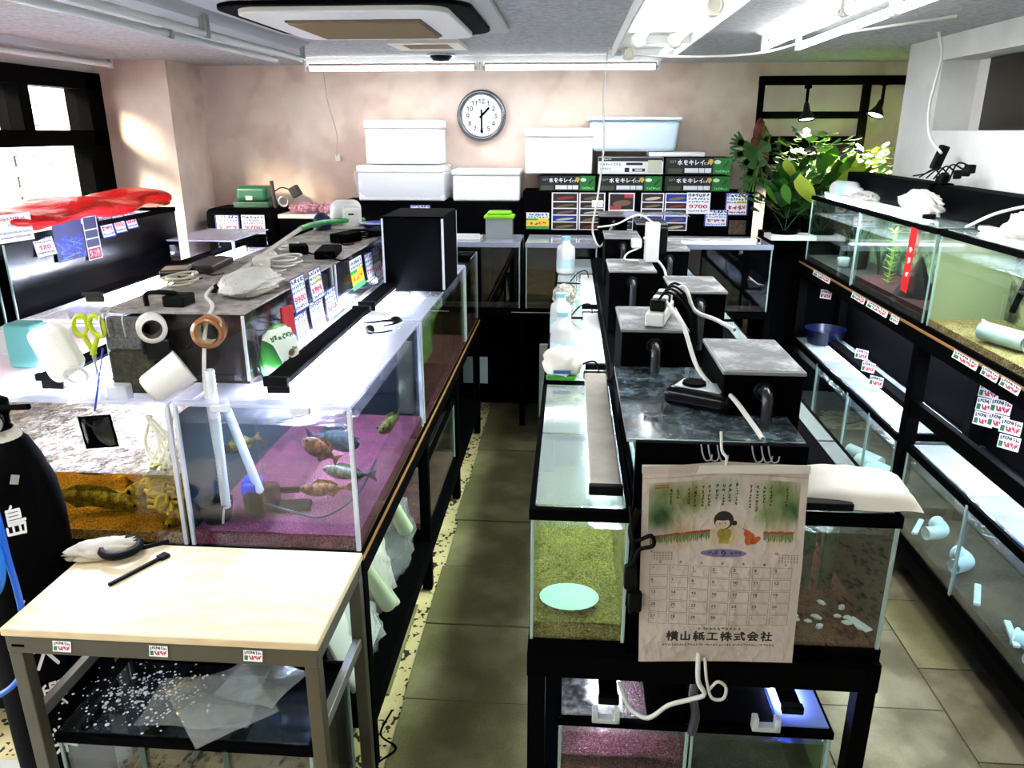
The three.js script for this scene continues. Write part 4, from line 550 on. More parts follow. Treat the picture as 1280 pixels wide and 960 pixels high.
{ // hung on the front of the filter
  const roll = (label, at, m, R, r, w, core, turn) => { const t = thing('tape_roll', label, 'tape', at, turn); part(t, 'tape', lathe([[r, -w / 2], [R, -w / 2], [R, w / 2], [r, w / 2]], 32).rotateX(Math.PI / 2), m); part(t, 'core', lathe([[r - 0.003, w / 2], [r - 0.003, -w / 2], [r, -w / 2], [r, w / 2]], 32).rotateX(Math.PI / 2), core); return t; };
  roll('brown packing tape roll hung on the filter corner', [-1.055, 1.52, -2.13], phys(0x9a5f30, 0.25, { clearcoat: 0.6 }), 0.048, 0.034, 0.045, mat(0xcdb696, 0.7), 0.15); roll('white packing tape roll in its black dispenser', [-1.225, 1.53, -2.12], mat(0xe4dfd6, 0.3), 0.042, 0.028, 0.05, mat(0x6a625a, 0.7), 0.55);
  one('tape_dispenser', [rb(-0.03, 0.04, -0.1, -0.035, -0.02, 0.02, 0.006), rb(-0.04, -0.028, -0.08, 0.03, -0.02, 0.02, 0.004)], M.blackGloss, 'black tape dispenser below the white roll', 'dispenser', [-1.22, 1.53, -2.13], 0.2);
  const cup = thing('white_cup', 'white plastic cup tipped on its side under the tape', 'cup', [-1.185, 1.385, -2.105]); cup.quaternion.setFromUnitVectors(V(0, 1, 0), V(0.62, 0.42, -0.42).normalize()); part(cup, 'wall', lathe([[0, -0.07], [0.042, -0.07], [0.046, -0.06], [0.055, 0.05], [0.057, 0.055], [0.051, 0.052], [0.043, -0.055], [0, -0.058]], 28), M.whitePlastic); part(cup, 'foot_ring', new THREE.TorusGeometry(0.034, 0.003, 6, 26).rotateX(Math.PI / 2).translate(0, -0.071, 0), M.creamPlastic);
  const sc = thing('scissors', 'yellow-green handled scissors hanging from a hook', 'scissors', [-1.425, 1.49, -2.13]);
  for (const s of [-1, 1]) { part(sc, 'handle', new THREE.TorusGeometry(0.026, 0.008, 8, 20).scale(0.8, 1.2, 1).rotateZ(s * 0.25).translate(s * 0.026, 0.04, 0), mat(0xb3c21c, 0.4), 'yellow-green loop'); part(sc, 'shank', between([s * 0.022, 0.01, 0], [-s * 0.004, -0.05, 0], 0.008), mat(0xb3c21c, 0.4)); part(sc, 'blade', between([s * 0.003, -0.04, 0], [-s * 0.005, -0.14, 0], 0.005, 6, 0.002), M.steel); }
  const fb = thing('filter_bag', 'off-white cloth funnel hung beside the scissors', 'bag', [-1.5, 1.37, -2.13]); part(fb, 'cloth', rot(folded(0.11, 0.16, 0.07, 0.45, 211), 0.1, 0, 0.35), mat(0xf0ede4, 0.85)); part(fb, 'opening', new THREE.TorusGeometry(0.032, 0.006, 8, 24).rotateX(0.5).rotateZ(0.35).translate(0.03, 0.015, 0.035), M.creamPlastic);
  for (const [x, l] of [[-1.38, 'first'], [-1.36, 'second'], [-1.31, 'third']]) one('wire_hook', tube([[x, 1.57, -2.2], [x, 1.58, -2.15], [x, 1.56, -2.12], [x, 1.5, -2.12]], 0.0022), M.steel, 'thin wire hook over the filter edge', 'hook', [0, 0, 0], 0, 'wire hooks on the filter front');
  const nt = thing('hand_net', 'small square black hand net hung over the yellow tank', 'net', [-1.38, 1.235, -2.02]); part(nt, 'frame', new THREE.TorusGeometry(0.068, 0.005, 5, 4).rotateZ(Math.PI / 4 + 0.1), M.black); part(nt, 'mesh', (() => { const g = new THREE.PlaneGeometry(0.094, 0.1, 8, 8), p = g.attributes.position; for (let i = 0; i < p.count; i++) { const q = (1 - Math.pow(p.getX(i) / 0.05, 2)) * (1 - Math.pow(p.getY(i) / 0.055, 2)); p.setZ(i, 0.02 * q); } g.rotateZ(0.1); g.computeVertexNormals(); return g; })(), phys(0x1a1a1a, 0.12, { transmission: 0.75, thickness: 0, map: rep(T.sponge, 2.2), ...hide })); part(nt, 'handle', between([0, 0.065, 0], [0.02, 0.24, -0.06], 0.003), mat(0x2038a8, 0.4), 'blue handle');
  for (const [x, s] of [[-1.40, 3], [-1.33, 7]]) one('acrylic_tray', [rb(-0.03, 0.03, 0, 0.055, -0.02, 0.02, 0.006)], phys(0xeef0f2, 0.2, { transmission: 0.5, thickness: 0 }), 'small cloudy plastic holder clipped over the yellow tank', 'holder', [x, 1.31, -2.08], 0, 'plastic holders on the yellow tank');
}
{ // clutter on the dusty lids
  const Y = 1.564;
  one('plastic_bag', blob(0.11, 0.035, 0.24, 0.5, 71), M.bagMilky, 'crumpled white plastic bag on the near dusty lid', 'plastic bag', [-1.1, Y, -2.56], 0.25);
  const pipe = thing('grey_pipe', 'long pale grey pipe with green hose end on dusty lids', 'pipe', [0, 0, 0]); part(pipe, 'rod', between([-1.2, Y + 0.012, -2.55], [-1.36, Y + 0.05, -3.85], 0.011, 12), mat(0xb8b3a6, 0.4)); part(pipe, 'hose', tube([[-1.36, Y + 0.05, -3.83], [-1.34, Y + 0.055, -4.0], [-1.28, Y + 0.05, -4.2], [-1.18, Y + 0.035, -4.4]], 0.014, 20), mat(0x1f9a45, 0.35), 'green hose'); part(pipe, 'tip', between([-1.19, Y + 0.012, -2.47], [-1.2, Y + 0.012, -2.58], 0.014), M.rubber);
  const coil = (label, x, z, r, n, m) => { const pts = []; for (let i = 0; i <= n * 12; i++) { const a = i / 12 * 6.283, q = r * (0.75 + 0.25 * Math.sin(i * 0.7)); pts.push(V(x + Math.cos(a) * q, Y + 0.006 + i * 0.0006, z + Math.sin(a) * q * 1.3)); } return one('coiled_cord', tube(pts, 0.0045, n * 40), m, label, 'cord', [0, 0, 0], 0, 'cords on the dusty lids'); };
  coil('coiled white cord in the middle of the dusty lids', -1.16, -3.05, 0.07, 4, M.whiteCord); coil('coiled cream cord at the window edge of the lids', -1.38, -2.62, 0.055, 4, mat(0xc6bda8, 0.5)); coil('loose white cord loop beside the green hose', -1.3, -3.5, 0.06, 2, M.whiteCord); coil('white cord loop by the white air pump', -1.34, -4.3, 0.05, 3, M.whiteCord); coil('tangled black cord behind the adapters', -1.08, -3.95, 0.08, 3, M.black);
  const ad = (label, x, z, w, d, h, turn, m = M.black) => { const t = thing('power_adapter', label, 'adapter', [x, Y, z], turn, 'adapters on the dusty lids'); part(t, 'block', rb(-w, w, 0, h, -d, d, 0.008, 2), m); part(t, 'cable', tube([[0, h * 0.5, d], [0.02, h * 0.5, d + 0.03], [0.07, 0.006, d + 0.06], [0.1, 0.006, d + 0.02]], 0.0035), m); };
  ad('flat black adapter with long cord near the white bag', -1.05, -3.3, 0.045, 0.11, 0.035, 0.15); ad('square black adapter beside the coiled cord', -1.2, -3.35, 0.04, 0.05, 0.04, 0.4); ad('dark red and black controller on the lid', -1.42, -2.95, 0.05, 0.13, 0.03, 0.1, mat(0x1a0808, 0.4)); ad('black adapter block by the green hose', -1.1, -3.75, 0.05, 0.07, 0.045, -0.3); ad('glossy black adapter over the coiled cream cord', -1.46, -2.75, 0.05, 0.06, 0.035, 0.3, M.blackGloss); ad('long black adapter next to the tangled cord', -1.02, -4.05, 0.035, 0.1, 0.03, 0.1); ad('cream plug box between the cords', -1.21, -2.95, 0.03, 0.045, 0.05, 0.2, M.creamPlastic); ad('white plug block behind the square adapter', -1.27, -3.2, 0.022, 0.03, 0.03, 0.5, M.whitePlastic);
  const ap = thing('air_pump', 'white round-shouldered air pump at the end of dusty lids', 'air pump', [-1.27, Y, -4.36], 0.2); part(ap, 'body', rb(-0.085, 0.085, 0, 0.15, -0.07, 0.07, 0.045, 4), M.whitePlastic); part(ap, 'front_lobe', rb(-0.015, 0.09, 0.0, 0.12, 0.04, 0.09, 0.03, 4), M.whitePlastic); part(ap, 'slot', rb(0.02, 0.05, 0.075, 0.083, 0.0885, 0.0915, 0.001), M.black); part(ap, 'foot', rb(-0.1, 0.1, -0.004, 0.012, -0.08, 0.095, 0.006), M.creamPlastic);
  const hd = thing('black_bracket', 'black square bracket at front of near dusty lid', 'bracket', [-1.25, Y, -2.26]); part(hd, 'bar', tube([[-0.06, 0, 0], [-0.06, 0.035, 0], [-0.05, 0.042, 0], [0.02, 0.042, 0], [0.03, 0.035, -0.02], [0.03, 0, -0.03]], 0.008, 24), M.rubber); part(hd, 'block', rb(0.0, 0.07, 0, 0.035, -0.06, 0.02, 0.006), M.rubber);
  cord('air_line', 'white air line drooping over the filter corner', [[-1.2, Y + 0.02, -2.5], [-1.16, Y + 0.015, -2.35], [-1.08, Y + 0.008, -2.22], [-1.07, Y - 0.02, -2.15], [-1.075, 1.45, -2.12], [-1.08, 1.36, -2.11], [-1.075, 1.3, -2.1]], 0.006, M.whiteCord, 'hose');
  const cl1 = thing('clip_lamp', 'small black clip with wires on the aisle lid', 'clip', [-0.74, 1.325, -3.02]); part(cl1, 'knob', new THREE.SphereGeometry(0.02, 14, 10).translate(-0.04, 0.012, 0.12), M.rubber); part(cl1, 'knob', new THREE.SphereGeometry(0.022, 14, 10).scale(1, 0.7, 1).translate(0.03, 0.014, -0.04), M.rubber); part(cl1, 'wire', [tube([[-0.2, 0.01, -0.05], [-0.1, 0.012, 0.02], [0, 0.02, 0], [0.05, 0.012, -0.05]], 0.005), tube([[-0.04, 0.012, 0.14], [0, 0.01, 0.16], [0.05, 0.01, 0.12]], 0.003), tube([[0.03, 0.014, -0.04], [0.06, 0.02, -0.02], [0.05, 0.02, 0.04], [0, 0.01, 0.05]], 0.003)], M.rubber); part(cl1, 'plug', rb(-0.12, 0.0, 0, 0.03, -0.14, -0.06, 0.01), M.whitePlastic);
}
// ---------- centre rack ----------
rack('black steel rack in the middle of the shop carrying two rows of tanks', [-0.08, 0.772, -5.28, -1.6], [-1.625, -3.5, -5.25], [0.862, 0.25], { board: M.black });
const mesh1 = mat(0x1a1a1c, 0.9, { map: rep(T.sponge, 0.05) });
const Ls = [[-2.52, -1.6], [-3.5, -2.56], [-4.36, -3.54], [-5.27, -4.4]];
Ls.forEach(([z0, z1], i) => {
  const t = tank('glass_tank', ['black-rimmed tank with green walls and a bare patch in the sand', 'black-rimmed tank under the bags and bottles, near one', 'black-rimmed tank under the bags and bottles, middle one', 'black-rimmed tank at the far end of the bottle row'][i], [-0.075, 0.155, 0.863, 1.25, z0, z1], { gravel: M.gravelGreen, gh: i ? 0.05 : 0.075, bumpy: 0.05, water: 0.335, tint: 0xf2f4e6, backFilm: mat(0x8f9a48, 0.95, { map: rep(T.sponge, 0.12) }), rightFilm: mat(0x9c9a4a, 0.95, { map: rep(T.sponge, 0.1) }), baseH: 0.03 });
  const d = (z1 - z0) / 2;
  for (const s of [-1, 1]) part(t, 'cover_glass', rb(-0.105, 0.105, 0.388, 0.392, s > 0 ? 0.006 : -d + 0.014, s > 0 ? d - 0.014 : -0.006, 0.0015), M.clearLid);
  part(t, 'cross_brace', rb(-0.105, 0.105, 0.372, 0.387, -0.008, 0.008, 0.002), M.black);
  if (!i) { part(t, 'sand_patch', new THREE.CircleGeometry(0.075, 26).rotateX(-Math.PI / 2).scale(1.0, 1, 0.8).translate(-0.02, 0.099, d - 0.085), mat(0x9fd8cc, 0.5), 'bare pale patch in the sand'); part(t, 'corner_block', rb(-0.105, -0.075, 0.02, 0.33, -d + 0.012, -d + 0.06, 0.004), mat(0x245a46, 0.5), 'dark green corner block'); }
});
const Rs = [[-2.5, -1.62], [-3.5, -2.54], [-4.36, -3.54], [-5.27, -4.4]];
Rs.forEach(([z0, z1], i) => {
  const t = tank('glass_tank', ['black-rimmed tank with red gravel and a white towel on top', 'black-rimmed tank behind the towel tank', 'black-rimmed tank in the middle of the right hand row', 'black-rimmed tank at the far end of the right hand row'][i], [0.545, 0.767, 0.863, 1.25, z0, z1], { gravel: i ? M.gravelDark : M.gravelRed, gh: 0.05, bumpy: 0.03, water: 0.335, tint: 0xf4f8f6, backFilm: mesh1, leftFilm: mesh1, rightFilm: mesh1, baseH: 0.03 });
  const d = (z1 - z0) / 2;
  for (const s of [-1, 1]) part(t, 'cover_glass', rb(-0.1, 0.1, 0.388, 0.392, s > 0 ? 0.006 : -d + 0.014, s > 0 ? d - 0.014 : -0.006, 0.0015), M.clearLid);
  part(t, 'cross_brace', rb(-0.1, 0.1, 0.372, 0.387, -0.008, 0.008, 0.002), M.black);
  if (!i) for (const x of [-0.01, 0.045]) part(t, 'filter_post', rb(x - 0.018, x + 0.018, 0.05, 0.33, 0.2, 0.225, 0.004), mat(0x1d4a3c, 0.5), 'dark green filter post');
});
{ const white = mat(0xf2f2ec, 0.7); for (let i = 0; i < 12; i++) { const o = one('coral_chip', new THREE.IcosahedronGeometry(rr(0.006, 0.011), 0).scale(1.7, 0.7, 1), white, 'white chip lying on the red gravel', 'coral chip', [rr(0.57, 0.75), 0.925, rr(-1.78, -1.65)], rr(0, 3), 'white chips on red gravel'); } one('white_scoop', rot(rb(-0.012, 0.012, 0, 0.004, -0.03, 0.03, 0.002), 0, 0, 0), white, 'flat white scoop lying on red gravel by the corner', 'scoop', [0.735, 0.925, -1.67], 0.5); }
barLight('cream-topped lamp laid along the green walled tank', [0.1, 1.258, -2.12], 0, 0.92, { w: 0.075, h: 0.024, L: 115, mat: mat(0xcfc6b2, 0.5, { map: rep(T.plaster, 0.3) }) });
barLight('pale lamp along the bottle row tanks, near one', [0.105, 1.258, -3.1], 0, 0.86, { w: 0.07, L: 260, mat: M.whitePlastic }); barLight('pale lamp along the bottle row tanks, far one', [0.105, 1.258, -4.1], 0, 0.86, { w: 0.07, L: 260, mat: M.whitePlastic });
barLight('black lamp over the red gravel tank', [0.655, 1.258, -2.1], 0, 0.8, { w: 0.07, L: 38 }); barLight('black lamp over the right row, behind the towel', [0.655, 1.258, -3.05], 0, 0.8, { w: 0.07, L: 50 });
// middle block: filter tank with glass top, then black filter boxes in two staggered rows
{
  const t = thing('filter_cabinet', 'black board-fronted filter cabinet between the two tank rows', 'cabinet', [0.35, 0.863, -3.4]);
  part(t, 'front_board', rb(-0.19, 0.19, 0, 0.555, 1.77, 1.79, 0.003), M.black); part(t, 'body', rb(-0.188, 0.188, 0, 0.405, -1.86, 1.18, 0.003), M.black);
  part(t, 'tank_side', bx(-0.188, -0.182, 0, 0.548, 1.2, 1.77), M.glass); part(t, 'tank_side', bx(0.182, 0.188, 0, 0.548, 1.2, 1.77), M.black); part(t, 'tank_back', bx(-0.182, 0.182, 0, 0.548, 1.19, 1.2), M.black); part(t, 'tank_floor', bx(-0.182, 0.182, 0.2, 0.25, 1.2, 1.77), M.black);
  part(t, 'glass_top', rb(-0.21, 0.19, 0.549, 0.556, 1.2, 1.768, 0.002), phys(0x9fb4bd, 0.08, { transmission: 0.6, thickness: 0, map: rep(T.mottled, 0.3) }), 'dusty glass plate'); part(t, 'plate_edge', bx(-0.21, 0.1, 0.549, 0.556, 1.769, 1.7715), M.edge);
}
const fb0 = (() => {
  const t = thing('filter_box', 'black filter box with dusty top nearest the calendar', 'filter', [0.475, 1.27, -1.95], 0, 'black filter boxes on the middle cabinet');
  part(t, 'body', rb(-0.095, 0.095, 0, 0.252, -0.15, 0.15, 0.004), M.black); part(t, 'lid', rb(-0.099, 0.099, 0.253, 0.263, -0.155, 0.155, 0.003), mat(0x8a8a88, 0.4)); part(t, 'lid_face', bx(-0.094, 0.094, 0.2632, 0.2642, -0.15, 0.15), M.dirtyTop, 'grey dusty face');
  const e = part(t, 'pipe_elbow', [tube([[0, 0.215, 0.15], [0, 0.22, 0.18], [0, 0.21, 0.2], [0, 0.16, 0.205], [0, 0.06, 0.205]], 0.014, 20, false, 10)], mat(0x2b2d30, 0.2), 'dark glossy pipe elbow'); part(e, 'collar', new THREE.TorusGeometry(0.018, 0.006, 8, 18).translate(0, 0.215, 0.156), M.rubber);
  return t;
})();
for (const [x, z, l] of [[0.255, -2.35, 'black filter box beside the power strip'], [0.475, -2.93, 'black filter box with dusty top behind the calendar one'], [0.265, -3.35, 'black filter box with white dusty top in the bottle row'], [0.49, -3.97, 'black filter box in front of the bagged far one'], [0.29, -4.4, 'black filter box behind the white plug tower'], [0.515, -5.1, 'far black filter box partly under a plastic sheet']]) copyOf(fb0, [x, 1.27, z], 0, l);
copyOf(fb0, [0.3, 1.27, -5.56], 0, 'last black filter box between the back tanks'); one('box_stand', rb(-0.09, 0.09, 0, 0.387, -0.14, 0.14, 0.004), M.black, 'black stand between the back tanks', 'stand', [0.3, 0.881, -5.56]);
{ // calendar
  const W = 720, H = 1000, tx = ctex(W, H, (g) => {
    g.fillStyle = '#e7dcd3'; g.fillRect(0, 0, W, 40);
    const wash = (x, y, r, c) => { const q = g.createRadialGradient(x, y, r * 0.2, x, y, r); q.addColorStop(0, c); q.addColorStop(1, 'rgba(255,255,255,0)'); g.fillStyle = q; g.fillRect(30, 80, W - 60, 330); };
    for (const [x, y, r, c] of [[110, 170, 190, 'rgba(90,120,40,.95)'], [90, 250, 130, 'rgba(30,80,25,.9)'], [230, 160, 140, 'rgba(120,140,60,.8)'], [610, 160, 170, 'rgba(90,125,40,.95)'], [650, 220, 120, 'rgba(35,90,30,.9)'], [560, 240, 120, 'rgba(120,150,70,.7)'], [360, 130, 120, 'rgba(150,175,150,.5)'], [180, 330, 130, 'rgba(200,150,90,.5)'], [620, 330, 120, 'rgba(205,160,110,.5)'], [380, 330, 150, 'rgba(225,200,120,.45)']]) wash(x, y, r, c);
    for (let i = 0; i < 150; i++) { const x = i < 100 ? 40 + i * 2.7 : 545 + (i - 100) * 2.6, y = i < 100 ? 352 - i * 0.36 : 322; g.strokeStyle = ['#5d8a3c', '#3f7230', '#86a860'][i % 3]; g.lineWidth = 2.5; g.beginPath(); g.moveTo(x, y); g.lineTo(x + rr(-3, 3), y + rr(26, 46)); g.stroke(); g.fillStyle = '#b5402c'; g.fillRect(x - 3, y - 7 + rr(-3, 3), 6, 8); }
    // child and little animal, simple generic figures
    g.fillStyle = '#c9b13a'; g.fillRect(348, 316, 48, 62); g.fillStyle = '#a9a23a'; g.beginPath(); g.arc(372, 330, 32, 0, 7); g.fill(); g.fillStyle = '#15120f'; g.beginPath(); g.arc(366, 262, 44, 0, 7); g.fill(); g.beginPath(); g.arc(414, 276, 12, 0, 7); g.fill(); g.fillStyle = '#f0dccb'; g.beginPath(); g.ellipse(362, 278, 32, 27, 0, 0, 7); g.fill(); g.fillStyle = '#15120f'; g.beginPath(); g.arc(350, 280, 3, 0, 7); g.arc(374, 278, 3, 0, 7); g.fill(); g.beginPath(); g.ellipse(362, 254, 34, 10, 0, 0, 7); g.fill();
    g.fillStyle = '#d8692a'; g.beginPath(); g.ellipse(484, 352, 20, 32, 0.3, 0, 7); g.fill(); g.beginPath(); g.ellipse(510, 358, 14, 26, 0.9, 0, 7); g.fill(); g.beginPath(); g.arc(474, 328, 17, 0, 7); g.fill(); g.beginPath(); g.moveTo(462, 318); g.lineTo(450, 300); g.lineTo(476, 312); g.fill();
    g.save(); for (const [x, y, n] of [[628, 108, 6], [560, 104, 6], [530, 106, 5], [500, 104, 8], [470, 104, 7], [410, 100, 6], [380, 102, 5], [352, 104, 6], [324, 104, 4], [290, 106, 6], [262, 106, 6], [228, 108, 6], [200, 110, 5], [150, 112, 3], [122, 112, 5]]) for (let k = 0; k < n; k++) scrawl(g, x, y + k * 15, 13, 12, '#17150f', 1, 2.6); g.restore();
    g.fillStyle = '#b05a4a'; g.fillRect(56, 92, 60, 5); g.fillRect(56, 102, 60, 6);
    g.fillStyle = '#8d86b8'; g.beginPath(); g.ellipse(372, 424, 102, 20, 0, 0, 7); g.fill(); g.fillStyle = '#0d0d16'; g.font = 'bold 40px sans-serif'; g.textAlign = 'center'; g.fillText('9', 372, 439); scrawl(g, 300, 414, 46, 18, '#332f5c', 5, 2); scrawl(g, 400, 416, 50, 16, '#332f5c', 3, 3);
    for (const x of [60, 616]) for (let r = 0; r < 5; r++) for (let k = 0; k < 7; k++) { g.fillStyle = '#666'; g.fillRect(x + k * 13, 424 + r * 9, 6, 4); }
    g.fillStyle = '#222'; g.font = 'bold 14px sans-serif'; g.fillText('8', 50, 426); g.fillText('10', 606, 426);
    glyphs(g, '日', 84, 468, 13, '#a33', 0.14); [...'月火水木金土'].forEach((c, i) => glyphs(g, c, 84 + (i + 1) * 93, 468, 13, '#333', 0.13));
    for (let r = 0; r < 5; r++) for (let k = 0; k < 7; k++) {
      const x = 44 + k * 92, y = 490 + r * 62, n = r * 7 + k - 1; g.strokeStyle = k ? '#8e867e' : '#b09084'; g.lineWidth = 2; g.strokeRect(x, y, 82, 54); g.fillStyle = k ? '#26221e' : '#8c4636'; g.textAlign = 'left';
      if (n >= 1 && n <= 30) { g.font = 'bold 21px sans-serif'; g.fillText(String(n), x + 6, y + 23); scrawl(g, x + 6, y + 28, 20, 5, '#8a8078', 3, 1.5); } else { g.font = '12px sans-serif'; g.fillText(String(n < 1 ? n + 31 : n - 30), x + 8, y + 18); }
    }
    scrawl(g, 270, 806, 200, 14, '#2a2622', 11, 2.6); glyphs(g, '横山紙工株式会社', 128, 830, 52, '#121212', 0.15, 1.2); scrawl(g, 110, 900, 520, 12, '#3a3632', 40, 2);
    g.strokeStyle = '#bdb2a8'; g.lineWidth = 3; g.beginPath(); g.moveTo(0, 58); g.lineTo(W, 58); g.stroke();
  }, '#efe9e3');
  const g = new THREE.PlaneGeometry(0.362, 0.505, 24, 30), p = g.attributes.position;
  for (let i = 0; i < p.count; i++) { const x = p.getX(i), y = p.getY(i); p.setZ(i, 0.01 + 0.012 * (0.5 - y / 0.505) + 0.007 * (fbm((x + 1) % 1, (y + 1 + x * 0.5) % 1, 9, 2, 311) - 0.5) + 0.004 * Math.sin((x * 9 - y * 14))); p.setY(i, y + 0.012 * (1 - Math.abs(x) / 0.18) * (y > 0.2 ? 1 : 0)); }
  g.computeVertexNormals();
  const t = thing('wall_calendar', 'paper September calendar hanging from the black board', 'calendar', [0.362, 1.128, -1.588]); t.rotation.z = 0.03;
  part(t, 'sheet', g, printed(tx, { ...hide, color: 0xcfc6c2, roughness: 0.55, bumpMap: rep(T.crumple, 0.8), bumpScale: 0.004 })); part(t, 'top_strip', rb(-0.182, 0.182, 0.236, 0.256, 0.009, 0.013, 0.001), mat(0xd9d2cb, 0.4)); part(t, 'hanger', tube([[0, 0.25, 0.01], [0, 0.275, 0.012], [-0.008, 0.285, 0.006], [-0.012, 0.33, -0.002]], 0.003), M.whiteCord);
}
{ // things on the glass top
  const t = thing('air_pump', 'black air pump with silver face on the dusty glass plate', 'air pump', [0.34, 1.421, -1.86], -0.5);
  part(t, 'body', rb(-0.085, 0.085, 0, 0.05, -0.05, 0.05, 0.02, 3), M.blackGloss); part(t, 'face', rb(-0.06, 0.06, 0.05, 0.054, -0.035, 0.035, 0.002), mat(0x9fa6a8, 0.35, { metalness: 0.5 })); part(t, 'dial', cyl(0.028, 0.03, 0.008, 24).translate(-0.02, 0.057, 0), M.black);
  for (const [x, k] of [[0.30, 0], [0.315, 1], [0.335, 2], [0.41, 3], [0.43, 4], [0.445, 5]]) one('wire_hook', tube([[0, 0.0, 0], [0.004, -0.02, 0.006], [0.012, -0.035, 0.008], [0.022, -0.032, 0.008], [0.024, -0.02, 0.008]], 0.0016, 20), M.steel, 'silver S-hook on the edge of the black board', 'hook', [x, 1.425, -1.592], 0, 'S-hooks on the black board');
  const ps = thing('power_strip', 'white power strip full of plugs on the second filter box', 'power strip', [0.28, 1.536, -2.32], -0.25); part(ps, 'bar', rb(-0.028, 0.028, 0.0, 0.04, -0.11, 0.11, 0.006), M.whitePlastic);
  for (let i = 0; i < 4; i++) { const q = part(ps, 'plug', rb(-0.02, 0.024, 0.04, 0.075, -0.1 + i * 0.05, -0.065 + i * 0.05, 0.005), i % 2 ? M.rubber : M.whitePlastic); part(q, 'lead', tube([[0, 0.07, -0.08 + i * 0.05], [0.03, 0.1, -0.07 + i * 0.05], [0.09, 0.04, -0.1 + i * 0.05], [0.11, -0.1, -0.1 + i * 0.05]], 0.004), M.rubber); }
  const pt = thing('plug_tower', 'upright white extension block with cords on filter box', 'power strip', [0.36, 1.536, -3.42]); part(pt, 'block', rb(-0.03, 0.03, 0, 0.17, -0.03, 0.03, 0.006), M.whitePlastic); part(pt, 'plug', rb(-0.09, -0.045, 0.06, 0.1, -0.02, 0.03, 0.008), M.whitePlastic); part(pt, 'plug', rb(0.03, 0.065, 0.04, 0.15, -0.025, 0.025, 0.008), M.rubber); part(pt, 'lead', tube([[-0.06, 0.06, 0.02], [-0.11, 0.04, 0.05], [-0.12, 0.02, 0.07], [-0.06, 0.012, 0.06]], 0.004), M.whiteCord); part(pt, 'lead', tube([[0, 0.17, 0], [-0.06, 0.2, -0.02], [-0.16, 0.16, 0], [-0.24, 0.15, 0.02]], 0.004), M.whiteCord);
  const W = 'cords over the filter boxes';
  cord('white_cable', 'thick white cable running from power strip toward calendar', [[0.29, 1.6, -2.26], [0.32, 1.57, -2.12], [0.35, 1.48, -2.0], [0.385, 1.45, -1.9], [0.4, 1.47, -1.8], [0.43, 1.44, -1.7], [0.44, 1.43, -1.62]], 0.006, M.whiteCord, 'cord', W);
  cord('white_cable', 'white cable arching from power strip to calendar box', [[0.3, 1.6, -2.36], [0.35, 1.63, -2.35], [0.38, 1.57, -2.3], [0.43, 1.56, -2.22], [0.47, 1.55, -2.14]], 0.006, M.whiteCord, 'cord', W);
  cord('white_cable', 'white cable climbing past the plug tower', [[0.4, 1.54, -4.2], [0.415, 1.5, -3.9], [0.4, 1.52, -3.7], [0.42, 1.5, -3.4], [0.4, 1.46, -3.1], [0.4, 1.42, -2.9]], 0.006, M.whiteCord, 'cord', W);
  cord('black_cable', 'black cable tangle hanging left of the calendar', [[0.17, 1.27, -1.575], [0.155, 1.22, -1.57], [0.165, 1.16, -1.57], [0.15, 1.1, -1.565], [0.17, 1.06, -1.57], [0.165, 1.0, -1.57]], 0.008, M.rubber, 'cord', W);
  cord('black_cable', 'black plug lead looping over the calendar edge', [[0.15, 1.28, -1.57], [0.165, 1.2, -1.56], [0.2, 1.215, -1.555], [0.205, 1.19, -1.555], [0.175, 1.175, -1.56], [0.16, 1.12, -1.565], [0.155, 1.02, -1.57]], 0.005, M.rubber, 'cord', W);
  one('black_plug', [rb(-0.014, 0.014, 0, 0.06, -0.012, 0.012, 0.006, 2), between([0, 0.06, 0], [0.004, 0.1, 0], 0.006)], M.rubber, 'black plug hanging beside the calendar', 'plug', [0.158, 1.07, -1.567]); one('black_plug', [rb(-0.016, 0.016, 0, 0.05, -0.012, 0.012, 0.006, 2), between([0, 0.05, 0], [-0.004, 0.09, 0], 0.006)], M.rubber, 'lower black plug with a white tag by the calendar', 'plug', [0.172, 1.01, -1.567]);
  cord('white_cable', 'white cord looping below the calendar', [[0.33, 0.9, -1.57], [0.335, 0.82, -1.56], [0.35, 0.79, -1.555], [0.32, 0.77, -1.56], [0.27, 0.74, -1.57], [0.22, 0.69, -1.58], [0.18, 0.7, -1.6], [0.15, 0.76, -1.62]], 0.006, M.whiteCord, 'cord', W); cord('white_cable', 'white cord ring under the calendar edge', [[0.345, 0.89, -1.565], [0.355, 0.82, -1.56], [0.37, 0.78, -1.555], [0.395, 0.78, -1.555], [0.4, 0.81, -1.56], [0.38, 0.825, -1.56], [0.36, 0.8, -1.56]], 0.004, M.whiteCord, 'cord', W);
  cord('grey_cable', 'grey ribbed cable bundle hanging under the calendar', [[0.34, 0.8, -1.61], [0.335, 0.74, -1.61], [0.345, 0.68, -1.61], [0.34, 0.62, -1.615]], 0.012, mat(0x3c4046, 0.4), 'cord', W);
  one('white_towel', cushion(0.27, 0.026, 0.2, 0.9, 83), mat(0xf3ecdc, 0.9, hide), 'folded cream towel lying over the red gravel tank', 'towel', [0.69, 1.262, -1.73], -0.1);
  one('lamp_end', [rb(-0.06, 0.06, 0, 0.02, -0.02, 0.02, 0.004)], M.rubber, 'black lamp end clip on the rim of the red gravel tank', 'clip', [0.6, 1.257, -1.64]);
